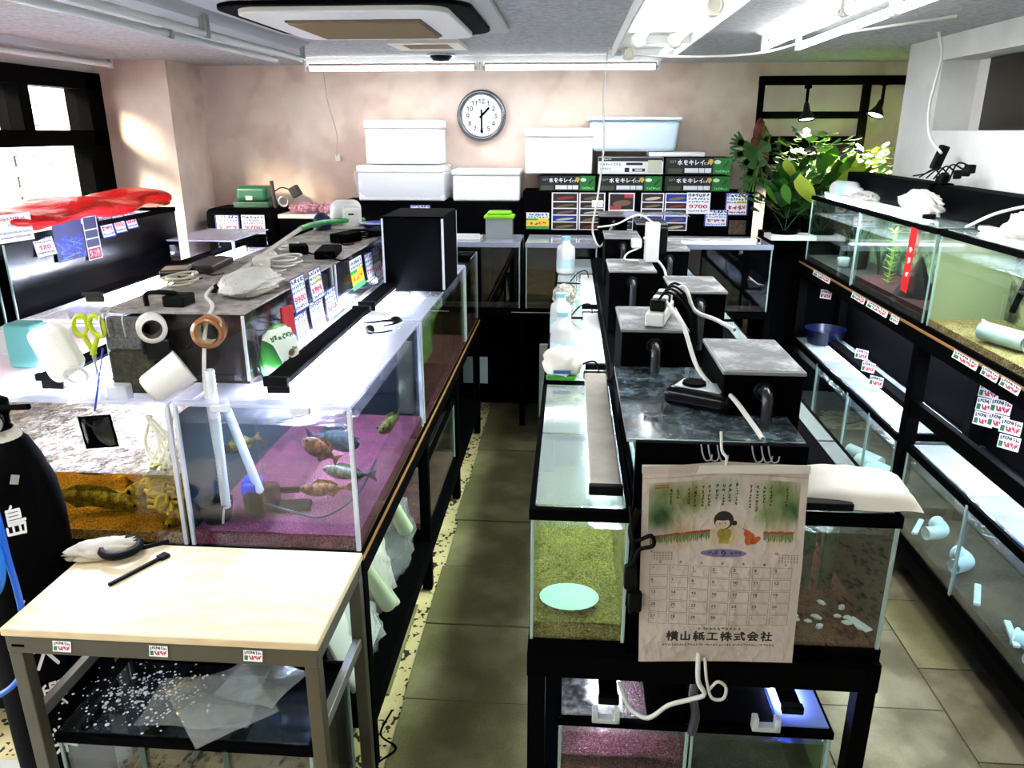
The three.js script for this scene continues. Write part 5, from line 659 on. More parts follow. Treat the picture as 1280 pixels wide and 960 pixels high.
  const sh = one('plastic_sheet', (() => { const g = new THREE.PlaneGeometry(0.4, 0.3, 12, 8).rotateX(-Math.PI / 2), p = g.attributes.position; for (let i = 0; i < p.count; i++) p.setY(i, 0.01 + 0.05 * fbm((p.getX(i) + 1) % 1, (p.getZ(i) + 1) % 1, 6, 2, 91) - 0.12 * Math.max(0, Math.abs(p.getX(i)) - 0.13)); g.computeVertexNormals(); return metres(g); })(), phys(0xb4b6d0, 0.2, { transmission: 0.35, thickness: 0, ...hide }), 'lilac plastic sheet draped over the far filter box', 'plastic sheet', [0.55, 1.545, -5.08]);
}
{ // bottles and bags in the left row
  const bottle = (label, at, turn, s = 1) => { const t = thing('plastic_bottle', label, 'bottle', at, turn, 'white bottles on the tank covers'); const b = part(t, 'body', rot(lathe([[0, 0], [0.055, 0], [0.062, 0.01], [0.062, 0.15], [0.056, 0.18], [0.03, 0.2], [0.028, 0.225]], 24).scale(s, s, s), 0, 0, 0), mat(0xf6f8f8, 0.4)); part(t, 'cap', cyl(0.03 * s, 0.03 * s, 0.024 * s, 20).translate(0, 0.235 * s, 0), mat(0x9fdbe2, 0.4), 'pale aqua cap'); part(t, 'label_band', cyl(0.0628 * s, 0.0628 * s, 0.06 * s, 24, true).translate(0, 0.07 * s, 0), mat(0xd4f0f2, 0.5)); return t; };
  bottle('white bottle standing at the far end of the tank covers', [-0.02, 1.256, -4.7], 0, 0.9); bottle('rounded white bottle beside the snack bag', [-0.03, 1.256, -3.2], 0.3, 0.72); bottle('white bottle with aqua dot behind the food bag', [-0.02, 1.256, -2.85], 0.6, 0.72);
  one('food_bag', blob(0.06, 0.06, 0.08, 0.4, 91), mat(0xe9e2cc, 0.5, { map: rep(T.mottled, 0.09) }), 'printed cream bag on the cover between two bottles', 'bag', [-0.02, 1.256, -3.85]); 
  const fb = thing('food_bag', 'bulging white food bag with blue print and green base', 'bag', [-0.015, 1.256, -2.62]); part(fb, 'pouch', blob(0.07, 0.065, 0.09, 0.45, 95), mat(0xece6d6, 0.45)); part(fb, 'band', rb(-0.055, 0.05, 0.004, 0.02, 0.05, 0.088, 0.006), mat(0x3b8f2a, 0.5), 'green base band'); part(fb, 'print', rb(-0.03, 0.03, 0.03, 0.042, 0.086, 0.089, 0.001), mat(0x1f4fa0, 0.5));
  const B = 'black wires over the tank covers'; for (const [z, l] of [[-2.56, 'black bent wire by the food bag'], [-3.5, 'black bent wire by the snack bag'], [-4.4, 'black bent wire at the far covers']]) cord('black_wire', l, [[0.01, 1.262, z + 0.01], [0.06, 1.31, z - 0.02], [0.1, 1.32, z - 0.01], [0.11, 1.263, z], [0.06, 1.262, z + 0.004], [0.15, 1.262, z], [0.16, 1.3, z - 0.06]], 0.0035, M.rubber, 'wire', B);
}
// lower tanks of the centre rack
{
  const t = tank('glass_tank', 'low tank with purple gravel below the calendar', [0.0, 0.335, 0.252, 0.64, -2.5, -1.62], { gravel: M.gravelPurple, gh: 0.27, water: 0.34, rimH: 0.02, tint: 0xf6fafc, leftFilm: mat(0xbfe0e0, 0.8), backFilm: mat(0x28303a, 0.8) }); part(t, 'cover_glass', rb(-0.16, 0.0, 0.389, 0.394, -0.43, 0.43, 0.0015), phys(0xffffff, 0.15, { transmission: 0.5, thickness: 0, map: rep(T.mottled, 0.3) }), 'spotted white cover'); part(t, 'black_cover', rb(0.06, 0.16, 0.389, 0.394, -0.43, 0.43, 0.0015), M.black, 'opaque black cover');  // inner cover is solid black, nothing shows through
  const u = tank('glass_tank', 'low dark green tank below the calendar', [0.34, 0.69, 0.252, 0.64, -2.5, -1.62], { gravel: M.gravelDark, gh: 0.05, water: 0.34, rimH: 0.02, tint: 0xb8ceb2, leftFilm: mat(0x1d2a1c, 0.9), backFilm: mat(0x24321f, 0.9) }); part(u, 'black_cover', rb(-0.17, 0.04, 0.389, 0.394, -0.43, 0.43, 0.0015), M.black, 'opaque black cover'); part(u, 'cover_glass', rb(0.045, 0.17, 0.389, 0.394, -0.43, 0.43, 0.0015), phys(0x9fb2ee, 0.08, { transmission: 0.35, thickness: 0 }), 'bluish clear cover');  // one cover solid black, the other bluish and see-through
  for (const [x, l] of [[0.12, 'clear cover clip above the purple gravel'], [0.52, 'clear cover clip above the dark green tank']]) one('cover_clip', [rb(-0.035, 0.035, -0.01, 0.004, -0.012, 0.012, 0.003), rb(-0.035, -0.02, -0.01, 0.03, -0.012, 0.012, 0.003), rb(0.02, 0.035, -0.01, 0.03, -0.012, 0.012, 0.003)], phys(0xeef4f4, 0.1, { transmission: 0.4, thickness: 0 }), l, 'clip', [x, 0.66, -1.607]);
  barLight('lamp over the low purple gravel tank', [0.13, 0.655, -2.06], 0, 0.8, { w: 0.05, L: 300, mat: M.black }); barLight('lamp over the low dark green tank', [0.6, 0.655, -2.06], 0, 0.8, { w: 0.05, L: 160, mat: M.black, color: 0xbfcaff });
}
// ---------- back wall furniture ----------
one('back_cabinet', [rb(-1.72, -0.355, 0.0, 1.585, -6.14, -5.82, 0.004)], M.black, 'black cabinet under the foam boxes', 'cabinet'); one('back_cabinet', [rb(-0.35, 1.32, 0.0, 1.665, -6.14, -5.82, 0.004)], M.black, 'black cabinet under the stacked product boxes', 'cabinet');
{ // counter carrying the back tanks
  const t = thing('back_counter', 'black counter below the back tanks', 'counter', [0.2, 0, -5.55]); part(t, 'top', rb(-1.2, 1.2, 0.84, 0.88, -0.24, 0.235, 0.004), M.black); for (const x of [-1.18, -0.52, -0.06, 0.25, 1.18]) for (const z of [-0.22, 0.21]) part(t, 'leg', rb(x - 0.02, x + 0.02, 0, 0.84, z - 0.02, z + 0.02, 0.003), M.black); part(t, 'shelf', rb(-1.2, 1.2, 0.3, 0.33, -0.24, 0.22, 0.003), M.black); part(t, 'shelf_edge', bx(-0.6, -0.3, 0.862, 0.866, 0.2352, 0.2365), M.lightGrey);
}
const dk = { rim: false, glass: M.acrylic, edge: M.edge, gravel: M.gravelDark, water: 0.4, backFilm: M.black, leftFilm: M.black, rightFilm: M.black, frontFilm: M.black };
for (const [x0, x1, l, n] of [[-0.97, -0.34, 'dark back tank under the green-lidded case', 2], [-0.3, 0.19, 'dark back tank behind the bottle row', 1], [0.43, 1.37, 'long dark back tank near the plants', 3]]) { const t = tank('black_tank', l, [x0, x1, 0.881, 1.345, -5.77, -5.32], dk), w = (x1 - x0) / 2; part(t, 'lid_plate', rb(-w, w, 0.466, 0.472, -0.22, 0.225, 0.002), M.hazyLid); part(t, 'lid_frame', [rb(-w - 0.004, w + 0.004, 0.44, 0.476, 0.2255, 0.234, 0.003)], phys(0xcfd6e6, 0.1, { transmission: 0.5, thickness: 0 })); }
barLight('pale lamp over the long dark back tank', [0.9, 1.356, -5.45], Math.PI / 2, 0.8, { w: 0.06, L: 20, mat: M.whitePlastic });
one('glass_sheet', rb(-0.09, 0.09, 0, 0.2, -0.004, 0.004, 0.002), mat(0x9aa6ac, 0.15), 'pale grey glass pane leaning under the back counter', 'pane', [-0.66, 0.334, -5.3]);
{ const t = thing('metal_panel', 'light grey metal panel with screws beside the bottle row', 'panel', [-0.135, 0, -5.0]); part(t, 'plate', rb(-0.05, 0.05, 0.2, 0.72, -0.02, 0.02, 0.006), mat(0xb9bbbb, 0.5)); for (const y of [0.3, 0.45, 0.6]) part(t, 'screw', cyl(0.012, 0.012, 0.006, 12).rotateX(Math.PI / 2).translate(-0.02, y, 0.022), M.lightGrey); part(t, 'stand', rb(-0.05, 0.05, 0, 0.2, -0.02, 0.0, 0.004), M.black); }
// foam boxes
function foam(label, x0, x1, y0, y1, z0, z1, m = M.styro) { const t = thing('foam_box', label, 'box', [(x0 + x1) / 2, y0, (z0 + z1) / 2]), w = (x1 - x0) / 2, d = (z1 - z0) / 2, h = y1 - y0; part(t, 'tub', rb(-w + 0.008, w - 0.008, 0, h * 0.8, -d + 0.006, d - 0.006, 0.012, 2), m); part(t, 'lid', rb(-w, w, h * 0.8 + 0.002, h, -d, d, 0.014, 2), m); return t; }
foam('white foam box standing upright on the wrapped box', -1.53, -0.955, 1.852, 2.16, -6.12, -5.84); foam('white foam box wrapped in a clear bag', -1.6, -0.93, 1.587, 1.842, -6.13, -5.83); foam('low white foam box below the clock', -0.885, -0.37, 1.587, 1.815, -6.13, -5.84); foam('large white foam box on the product boxes', -0.345, 0.16, 1.785, 2.105, -6.12, -5.84);
one('clear_wrap', folded(0.75, 0.27, 0.34, 0.12, 99), phys(0xfbfbff, 0.12, { transmission: 0.85, thickness: 0, bumpMap: rep(T.crumple, 0.3), bumpScale: 0.002, ...hide }), 'clear bag around the lower foam box', 'plastic bag', [-1.265, 1.586, -5.965]);
{ const t = thing('storage_bin', 'pale blue plastic bin with rim on top of boxes', 'bin', [0.45, 1.945, -5.98]); part(t, 'tub', metres((() => { const g = new RoundedBoxGeometry(0.62, 0.21, 0.28, 3, 0.03), p = g.attributes.position; for (let i = 0; i < p.count; i++) { const k = 1 + (p.getY(i) / 0.21) * 0.08; p.setX(i, p.getX(i) * k); p.setZ(i, p.getZ(i) * k); } return g.translate(0, 0.105, 0); })()), M.blueBin); part(t, 'rim', rb(-0.345, 0.33, 0.212, 0.235, -0.16, 0.16, 0.01, 2), mat(0xe4f0f7, 0.45)); }
one('foam_sheet', rb(-0.2, 0.2, 0, 0.03, -0.13, 0.13, 0.006), M.styro, 'white foam sheet under the blue bin', 'foam sheet', [0.76, 1.91, -5.98]);
{ // boxed aquarium filters
  const front = (white) => printed(ctex(512, 128, (g) => {
    if (white) { g.fillStyle = '#1a1c20'; g.fillRect(0, 0, 512, 30); g.fillStyle = '#c9c7b0'; g.fillRect(392, 20, 110, 100); glyphs(g, '水をキレイにする', 14, 44, 19, '#222', 0.12); glyphs(g, '水をキレイ', 14, 80, 16, '#333', 0.12); g.fillStyle = '#1b1b1e'; g.fillRect(220, 40, 130, 20); g.fillRect(210, 80, 36, 34); g.fillRect(270, 86, 100, 24); g.fillStyle = '#d8dad8'; g.fillRect(290, 92, 60, 12); scrawl(g, 40, 8, 60, 12, '#bbb', 6, 3); }
    else { g.fillStyle = '#156a24'; g.fillRect(372, 0, 140, 128); g.fillStyle = '#cfe4cf'; g.beginPath(); g.ellipse(404, 34, 26, 16, 0, 0, 7); g.fill(); g.strokeStyle = '#0c3512'; g.lineWidth = 14; g.beginPath(); g.moveTo(452, 76); g.lineTo(490, 30); g.stroke(); scrawl(g, 388, 96, 110, 18, '#7fd08a', 7, 4); glyphs(g, '水をキレイ', 90, 18, 40, '#f4f4f4', 0.15); glyphs(g, 'にする', 298, 34, 22, '#f4f4f4', 0.14, 0.95); g.fillStyle = '#c9a13c'; g.beginPath(); g.arc(350, 30, 20, 0, 7); g.fill(); g.fillStyle = '#dfe3e6'; for (const [x, w] of [[150, 108], [262, 42], [308, 50]]) g.fillRect(x, 82, w, 36); g.fillStyle = '#3c4430'; g.fillRect(20, 84, 110, 40); scrawl(g, 30, 20, 50, 24, '#aaa', 5, 2); }
  }, white ? '#e4e4e4' : '#0b0b0d'));
  const fB = front(false), fW = front(true), blk = M.black, grn = mat(0x12591f, 0.5);
  for (const [x0, x1, y0, y1, w, l] of [[-0.235, 0.18, 1.667, 1.775, 0, 'black printed filter box under the large foam box'], [0.195, 0.665, 1.667, 1.775, 0, 'black printed filter box below the white printed one'], [0.68, 1.15, 1.667, 1.775, 0, 'black printed filter box, lower one of the right hand pair'], [0.195, 0.665, 1.787, 1.905, 1, 'white printed filter box showing the product pictures'], [0.68, 1.15, 1.787, 1.905, 0, 'black printed filter box, upper one of the right hand pair']]) {
    const t = thing('product_box', l, 'box', [(x0 + x1) / 2, y0, -5.96], 0, 'boxed filters stacked on the cabinet'), W = (x1 - x0) / 2; part(t, 'carton', rb(-W, W, 0, y1 - y0, -0.14, 0.13, 0.003), w ? M.lightGrey : blk); part(t, 'front_print', new THREE.PlaneGeometry(2 * W - 0.004, y1 - y0 - 0.004).translate(0, (y1 - y0) / 2, 0.1315), w ? fW : fB);
  }
}
{ // fish picture boards and tags on the cabinet front
  const board = (k) => printed(ctex(160, 256, (g) => { const rows = k === 2 ? [[8, 104], [150, 44], [200, 48]] : [[6, 52], [66, 38], [112, 38], [158, 40], [206, 44]]; rows.forEach(([y, h], i) => { g.fillStyle = ['#2a1512', '#1b130e', '#14161a', i === 3 && k !== 1 ? '#1c2f8c' : '#2a1a14', '#20160f'][i % 5]; if (k === 4 && i === 0) g.fillStyle = '#1d2b9c'; g.fillRect(8, y, 144, h); g.fillStyle = ['#8c2c20', '#6a5a3a', '#7a5a48', '#c8c0a8', '#8a6a3a'][(i + k) % 5]; g.beginPath(); g.ellipse(82, y + h * 0.6, 56, h * 0.2, -0.12, 0, 7); g.fill(); }); if (k === 1) { g.fillStyle = '#f6f2ee'; g.fillRect(78, 50, 70, 50); } if (k === 2) { g.fillStyle = '#c23a44'; g.fillRect(96, 8, 56, 26); g.fillRect(8, 90, 70, 24); g.fillStyle = '#fff'; g.fillRect(4, 120, 84, 50); } }, '#f3f2f4'), hide);
  [[-0.04, 0.195, 'red and black fish'], [0.16, 0.19, 'pale fish with a white note'], [0.375, 0.19, 'one large red fish'], [0.60, 0.165, 'brown striped fish'], [0.775, 0.17, 'fish under a blue heading']].forEach(([x, w, l], k) => one('picture_board', sheet(w, 0.27, 0), board(k), `white framed picture board showing ${l}`, 'picture board', [x, 1.385, -5.816], 0, 'picture boards on the back cabinet'));
  const g = 'tags on the back cabinet'; card('colourful tag at the end of the picture boards', [-0.24, 1.39, -5.81], 0, 0.17, 0.12, 7, g, 0); card('white tag with blue writing beside the blue-headed board', [0.93, 1.51, -5.81], 0, 0.17, 0.15, 8, g, 0); card('low white tag with pale blue figures', [1.065, 1.42, -5.806], 0, 0.17, 0.12, 3, g, 0); card('white tag with red heading near the fern', [1.205, 1.5, -5.81], 0, 0.165, 0.16, 1, g, 0);
  card('small blue tag under the wrapped foam box', [-1.12, 1.47, -5.8], 0, 0.16, 0.09, 3, g, 0);
  one('gold_pack', rb(-0.06, 0.06, 0, 0.1, -0.01, 0.01, 0.004), mat(0x5a4420, 0.4, { map: rep(T.mottled, 0.08) }), 'small brown gold pack under the red-headed tag', 'pack', [1.22, 1.365, -5.79]);
}
{ const t = thing('plastic_case', 'clear plastic fish case with lime green lid', 'case', [-0.5, 1.354, -5.55]); part(t, 'tub', [bx(-0.09, 0.09, 0, 0.004, -0.06, 0.06), bx(-0.095, 0.095, 0.004, 0.14, 0.058, 0.062), bx(-0.095, 0.095, 0.004, 0.14, -0.062, -0.058), bx(0.091, 0.095, 0.004, 0.14, -0.058, 0.058), bx(-0.095, -0.091, 0.004, 0.14, -0.058, 0.058)], phys(0xdfe6e6, 0.1, { transmission: 0.7, thickness: 0 })); part(t, 'lid', [rb(-0.107, 0.107, 0.142, 0.166, -0.075, 0.075, 0.01, 2), rb(-0.085, 0.085, 0.166, 0.19, -0.058, 0.058, 0.015, 2)], mat(0x8fd41a, 0.35), 'lime green lid'); part(t, 'grille', rb(-0.05, 0.05, 0.1905, 0.1935, -0.03, 0.03, 0.003), mat(0x76b512, 0.4)); }
one('white_rack', [rb(-0.16, 0.16, 0, 0.012, -0.1, 0.1, 0.003), rb(-0.16, 0.16, 0.012, 0.045, 0.09, 0.1, 0.003), rb(-0.16, -0.15, 0.012, 0.045, -0.1, 0.09, 0.003)], M.whitePlastic, 'white plastic tray left of the green-lidded case', 'tray', [-0.79, 1.354, -5.52]);
// back left corner
{
  const t = one('back_cabinet', [rb(-2.76, -2.2, 0, 1.53, -6.1, -5.72, 0.05, 4)], M.black, 'round-shouldered black cabinet in the left corner', 'cabinet');
  card('left of two tags taped on the corner cabinet', [-2.58, 1.345, -5.712], 0, 0.19, 0.14, 3, 'tags on the corner cabinet', 0); card('right of two tags taped on the corner cabinet', [-2.38, 1.345, -5.712], 0, 0.18, 0.14, 8, 'tags on the corner cabinet', 0);
  const c = thing('toolbox', 'dark green plastic case on the corner cabinet', 'case', [-2.4, 1.531, -5.85]); part(c, 'base', rb(-0.14, 0.14, 0, 0.05, -0.1, 0.1, 0.012, 2), mat(0x0d3f2a, 0.4)); part(c, 'cover', rb(-0.12, 0.12, 0.05, 0.16, -0.085, 0.085, 0.03, 3), mat(0x1c5c40, 0.3)); part(c, 'sticker', bx(-0.04, 0.01, 0.06, 0.09, 0.0855, 0.0865), M.lightGrey);
  const f = one('low_cabinet', [rb(-2.19, -1.73, 0, 1.46, -6.1, -5.74, 0.004)], M.black, 'low black cabinet next to the corner cabinet', 'cabinet'); one('cabinet_top', rb(-2.19, -1.73, 1.461, 1.49, -6.1, -5.72, 0.003), M.lightGrey, 'pale board on the low black cabinet', 'board');
  const s = thing('grey_tool', 'dark hand tool with a round knob by the green case', 'tool', [-2.19, 1.531, -5.8]); part(s, 'handle', between([-0.04, 0, 0], [-0.05, 0.2, 0.01], 0.014), mat(0x3a3230, 0.5)); part(s, 'knob', new THREE.TorusGeometry(0.035, 0.008, 8, 20).translate(0.03, 0.05, 0.01), M.steel); part(s, 'head', rot(rb(-0.03, 0.04, -0.04, 0.04, -0.03, 0.03, 0.008), 0, 0, 0.5).translate(0.12, 0.12, 0), mat(0x2c2a2a, 0.5)); part(s, 'arm', tube([[-0.04, 0.12, 0], [0.02, 0.15, 0], [0.1, 0.13, 0]], 0.005), M.rubber);
  for (const [x, w, l, q] of [[-2.02, 0.13, 'left heap of pink flowered cloth on the pale board', 1], [-1.82, 0.1, 'right heap of pink flowered cloth on the pale board', 5]]) one('pink_cloth', blob(w, 0.05, 0.1, 0.6, 120 + q), mat(0xe9a3b8, 0.85, { map: rep(T.mottled, 0.1) }), l, 'cloth', [x, 1.491, -5.86]);
  const bb = thing('blue_bag', 'dark blue bag beside the foam boxes', 'bag', [-1.5, 1.565, -4.38]); part(bb, 'pouch', blob(0.05, 0.06, 0.06, 0.4, 131), mat(0x0b1640, 0.5)); bb.position.set(-1.36, 1.565, -4.2);
  one('blue_dish', lathe([[0, 0.006], [0.06, 0.006], [0.1, 0.03], [0.105, 0.03], [0.062, 0], [0, 0]], 28), mat(0x0c1a90, 0.3, hide), 'dark blue dish on the far dusty lid', 'dish', [-1.17, 1.565, -4.36 + 0.0]).position.set(-1.08, 1.565, -4.32);
}
// wires hanging from the ceiling
cord('hanging_cord', 'thin grey cord hanging down the back wall, left', [[-1.83, 2.5, -5.95], [-1.83, 2.3, -6.0], [-1.8, 2.05, -6.08], [-1.82, 1.9, -6.1]], 0.004, mat(0xb9a49a, 0.6)); one('wall_outlet', rb(-0.02, 0.02, 0, 0.05, -0.008, 0.008, 0.004), M.creamPlastic, 'small plug on the end of the hanging grey cord', 'plug', [-1.82, 1.86, -6.13]);
cord('hanging_cord', 'white cable hanging from the ceiling to the filter boxes', [[0.2, CEIL - 0.01, -4.95], [0.185, 2.3, -5.0], [0.2, 2.0, -5.02], [0.17, 1.7, -4.95], [0.14, 1.5, -4.8], [0.18, 1.42, -4.7], [0.24, 1.56, -4.5]], 0.006, M.whiteCord);
cord('overhead_cable', 'white cable looping across the ceiling to the right wall', [[0.2, CEIL - 0.012, -4.95], [0.35, CEIL - 0.05, -4.9], [0.62, CEIL - 0.09, -4.6], [0.95, CEIL - 0.1, -4.3], [1.15, CEIL - 0.06, -4.0], [1.36, CEIL - 0.045, -3.75], [1.62, CEIL - 0.012, -3.72]], 0.006, M.whiteCord);
cord('hanging_cord', 'white cable hanging down the white right wall', [[1.8, CEIL - 0.01, -4.3], [1.84, 2.45, -4.32], [1.82, 2.2, -4.32], [1.8, 2.05, -4.2], [1.82, 1.98, -4.1]], 0.007, M.whiteCord);
// ---------- right hand rack ----------
rack('tall black rack with wooden shelf edge along the white wall', [1.585, 1.935, -5.42, -1.2], [-5.39, -3.5, -1.25], [1.238, 0.255], { post: 0.06, top: 1.226, edge: -1 });
one('cross_rail', rb(1.59, 1.62, 0.84, 0.91, -3.46, -1.29, 0.003), M.rack, 'black middle rail of the right hand rack', 'rail');
const tR1 = tank('glass_tank', 'upper tank with dark and red gravel nearest the plants', [1.592, 1.925, 1.239, 1.68, -5.33, -3.5], { gravel: M.gravelDark, gh: 0.05, water: 0.33, tint: 0xf4f8f6, seamsZ: [-4.43], crossZ: [-4.43], rightFilm: mat(0x8c966a, 0.9, { map: rep(T.mottled, 0.5) }), rimH: 0.024 });
part(tR1, 'red_gravel', metres(new THREE.BoxGeometry(0.31, 0.03, 0.9).translate(0, 0.062, 0.45)), M.gravelRed, 'dark red gravel').userData.kind = 'stuff';
const tR2 = tank('glass_tank', 'upper tank with tan sand, grey pipe and green wall', [1.592, 1.925, 1.239, 1.68, -3.46, -1.66], { gravel: M.gravelTan, gh: 0.05, water: 0.35, tint: 0xf8faf2, rightFilm: mat(0xa9a78c, 0.9, { map: rep(T.mottled, 0.6) }), backFilm: mat(0x94947a, 0.9), rimH: 0.024 });
for (const [t, d] of [[tR1, 0.9], [tR2, 0.88]]) for (const s of [-1, 1]) part(t, 'cover_glass', rb(-0.15, 0.15, 0.442, 0.447, s > 0 ? 0.006 : -d, s > 0 ? d : -0.006, 0.0015), M.clearLid);
const tS1 = tank('glass_tank', 'lower tank with pipes behind the towel, far one', [1.592, 1.925, 0.256, 0.7, -5.38, -3.56], { gravel: M.gravelDark, gh: 0.05, water: 0.36, tint: 0xf0f7f6, seamsZ: [-4.8, -4.23, -3.9], rightFilm: mat(0x1d2822, 0.9), rimH: 0.035 });
const tS2 = tank('glass_tank', 'lower tank with white pipe elbows on dark gravel', [1.592, 1.925, 0.256, 0.7, -3.43, -1.3], { gravel: M.gravelDark, gh: 0.06, water: 0.36, tint: 0xf0f7f8, seamsZ: [-2.85, -2.2], rightFilm: mat(0x101614, 0.9), rimH: 0.035 });
for (const [t, d, n] of [[tS1, 0.9, 3], [tS2, 1.05, 4]]) for (let i = 0; i < n; i++) part(t, 'cover_glass', rb(-0.15, 0.15, 0.446, 0.451, -d + i * 2 * d / n + 0.004, -d + (i + 1) * 2 * d / n - 0.004, 0.0015), i % 2 ? phys(0xc8d2ee, 0.1, { transmission: 0.5, thickness: 0, map: rep(T.plaster, 0.4) }) : M.clearLid);
barLight('black lamp on the lower tank behind the towel', [1.78, 0.71, -4.5], 0, 1.5, { w: 0.07, h: 0.04, L: 60 }); barLight('black lamp on the lower tank with pipe elbows', [1.82, 0.71, -2.5], 0, 1.6, { w: 0.07, h: 0.04, L: 60 });
barLight('white lamp under the wooden shelf edge, far one', [1.66, 1.692, -4.5], 0, 1.5, { w: 0.05, L: 200, mat: M.whitePlastic }); barLight('white lamp under the wooden shelf edge, near one', [1.7, 1.692, -2.6], 0, 1.5, { w: 0.05, L: 200, mat: M.whitePlastic });
{ // lamps added below the shelf to brighten the lower covers; board and labels
  barLight('white lamp added under the upper shelf to brighten the covers, near one', [1.8, 1.12, -2.4], 0, 1.8, { w: 0.06, L: 60, mat: M.whitePlastic, color: 0xdfe8ff }); barLight('white lamp added under the upper shelf to brighten the covers, far one', [1.8, 1.12, -4.45], 0, 1.6, { w: 0.06, L: 60, mat: M.whitePlastic, color: 0xdfe8ff });
  one('back_board', rb(1.93, 1.945, 0.7, 1.15, -5.4, -1.2, 0.002), M.black, 'black board closing the back of the right hand rack', 'board');
  const g = 'labels on the shelf edge'; const X = 1.579, T2 = -Math.PI / 2;
  for (const [z, w, l] of [[-4.9, 0.34, 'long white label strip under the dark gravel end'], [-4.25, 0.2, 'white label under the joint of the upper tank'], [-3.98, 0.28, 'white label strip under the red gravel'], [-3.75, 0.1, 'short white label by the tank end'], [-3.05, 0.2, 'white label pair under the tan sand'], [-2.86, 0.12, 'middle white label under the tan sand'], [-2.72, 0.13, 'last white label under the grey pipe']]) card(l, [X, 1.203, z], T2, w, 0.032, -1, g, 0);
  const g2 = 'tags below the shelf edge';
  for (const [x, y, z, l] of [[1.62, 1.08, -4.9, 'square tag under the far shelf edge'], [1.66, 0.86, -4.3, 'small tag above the black lamp, far'], [1.66, 0.82, -4.18, 'small tag above the black lamp, middle'], [1.66, 0.78, -4.05, 'small tag above the black lamp, near'], [1.7, 1.06, -3.06, 'top tag of the tag column'], [1.7, 1.0, -3.06, 'second tag of the tag column'], [1.7, 0.94, -3.06, 'lowest tag of the tag column'], [1.7, 1.03, -2.96, 'tag beside the top of the tag column'], [1.7, 0.97, -2.96, 'tag beside the second of the tag column'], [1.7, 0.98, -2.87, 'outer tag of the tag column'], [1.7, 0.92, -2.86, 'lowest outer tag of the tag column']]) card(l, [x, y, z], T2 + 0.75, 0.075, 0.055, -1, g2, 0);
}
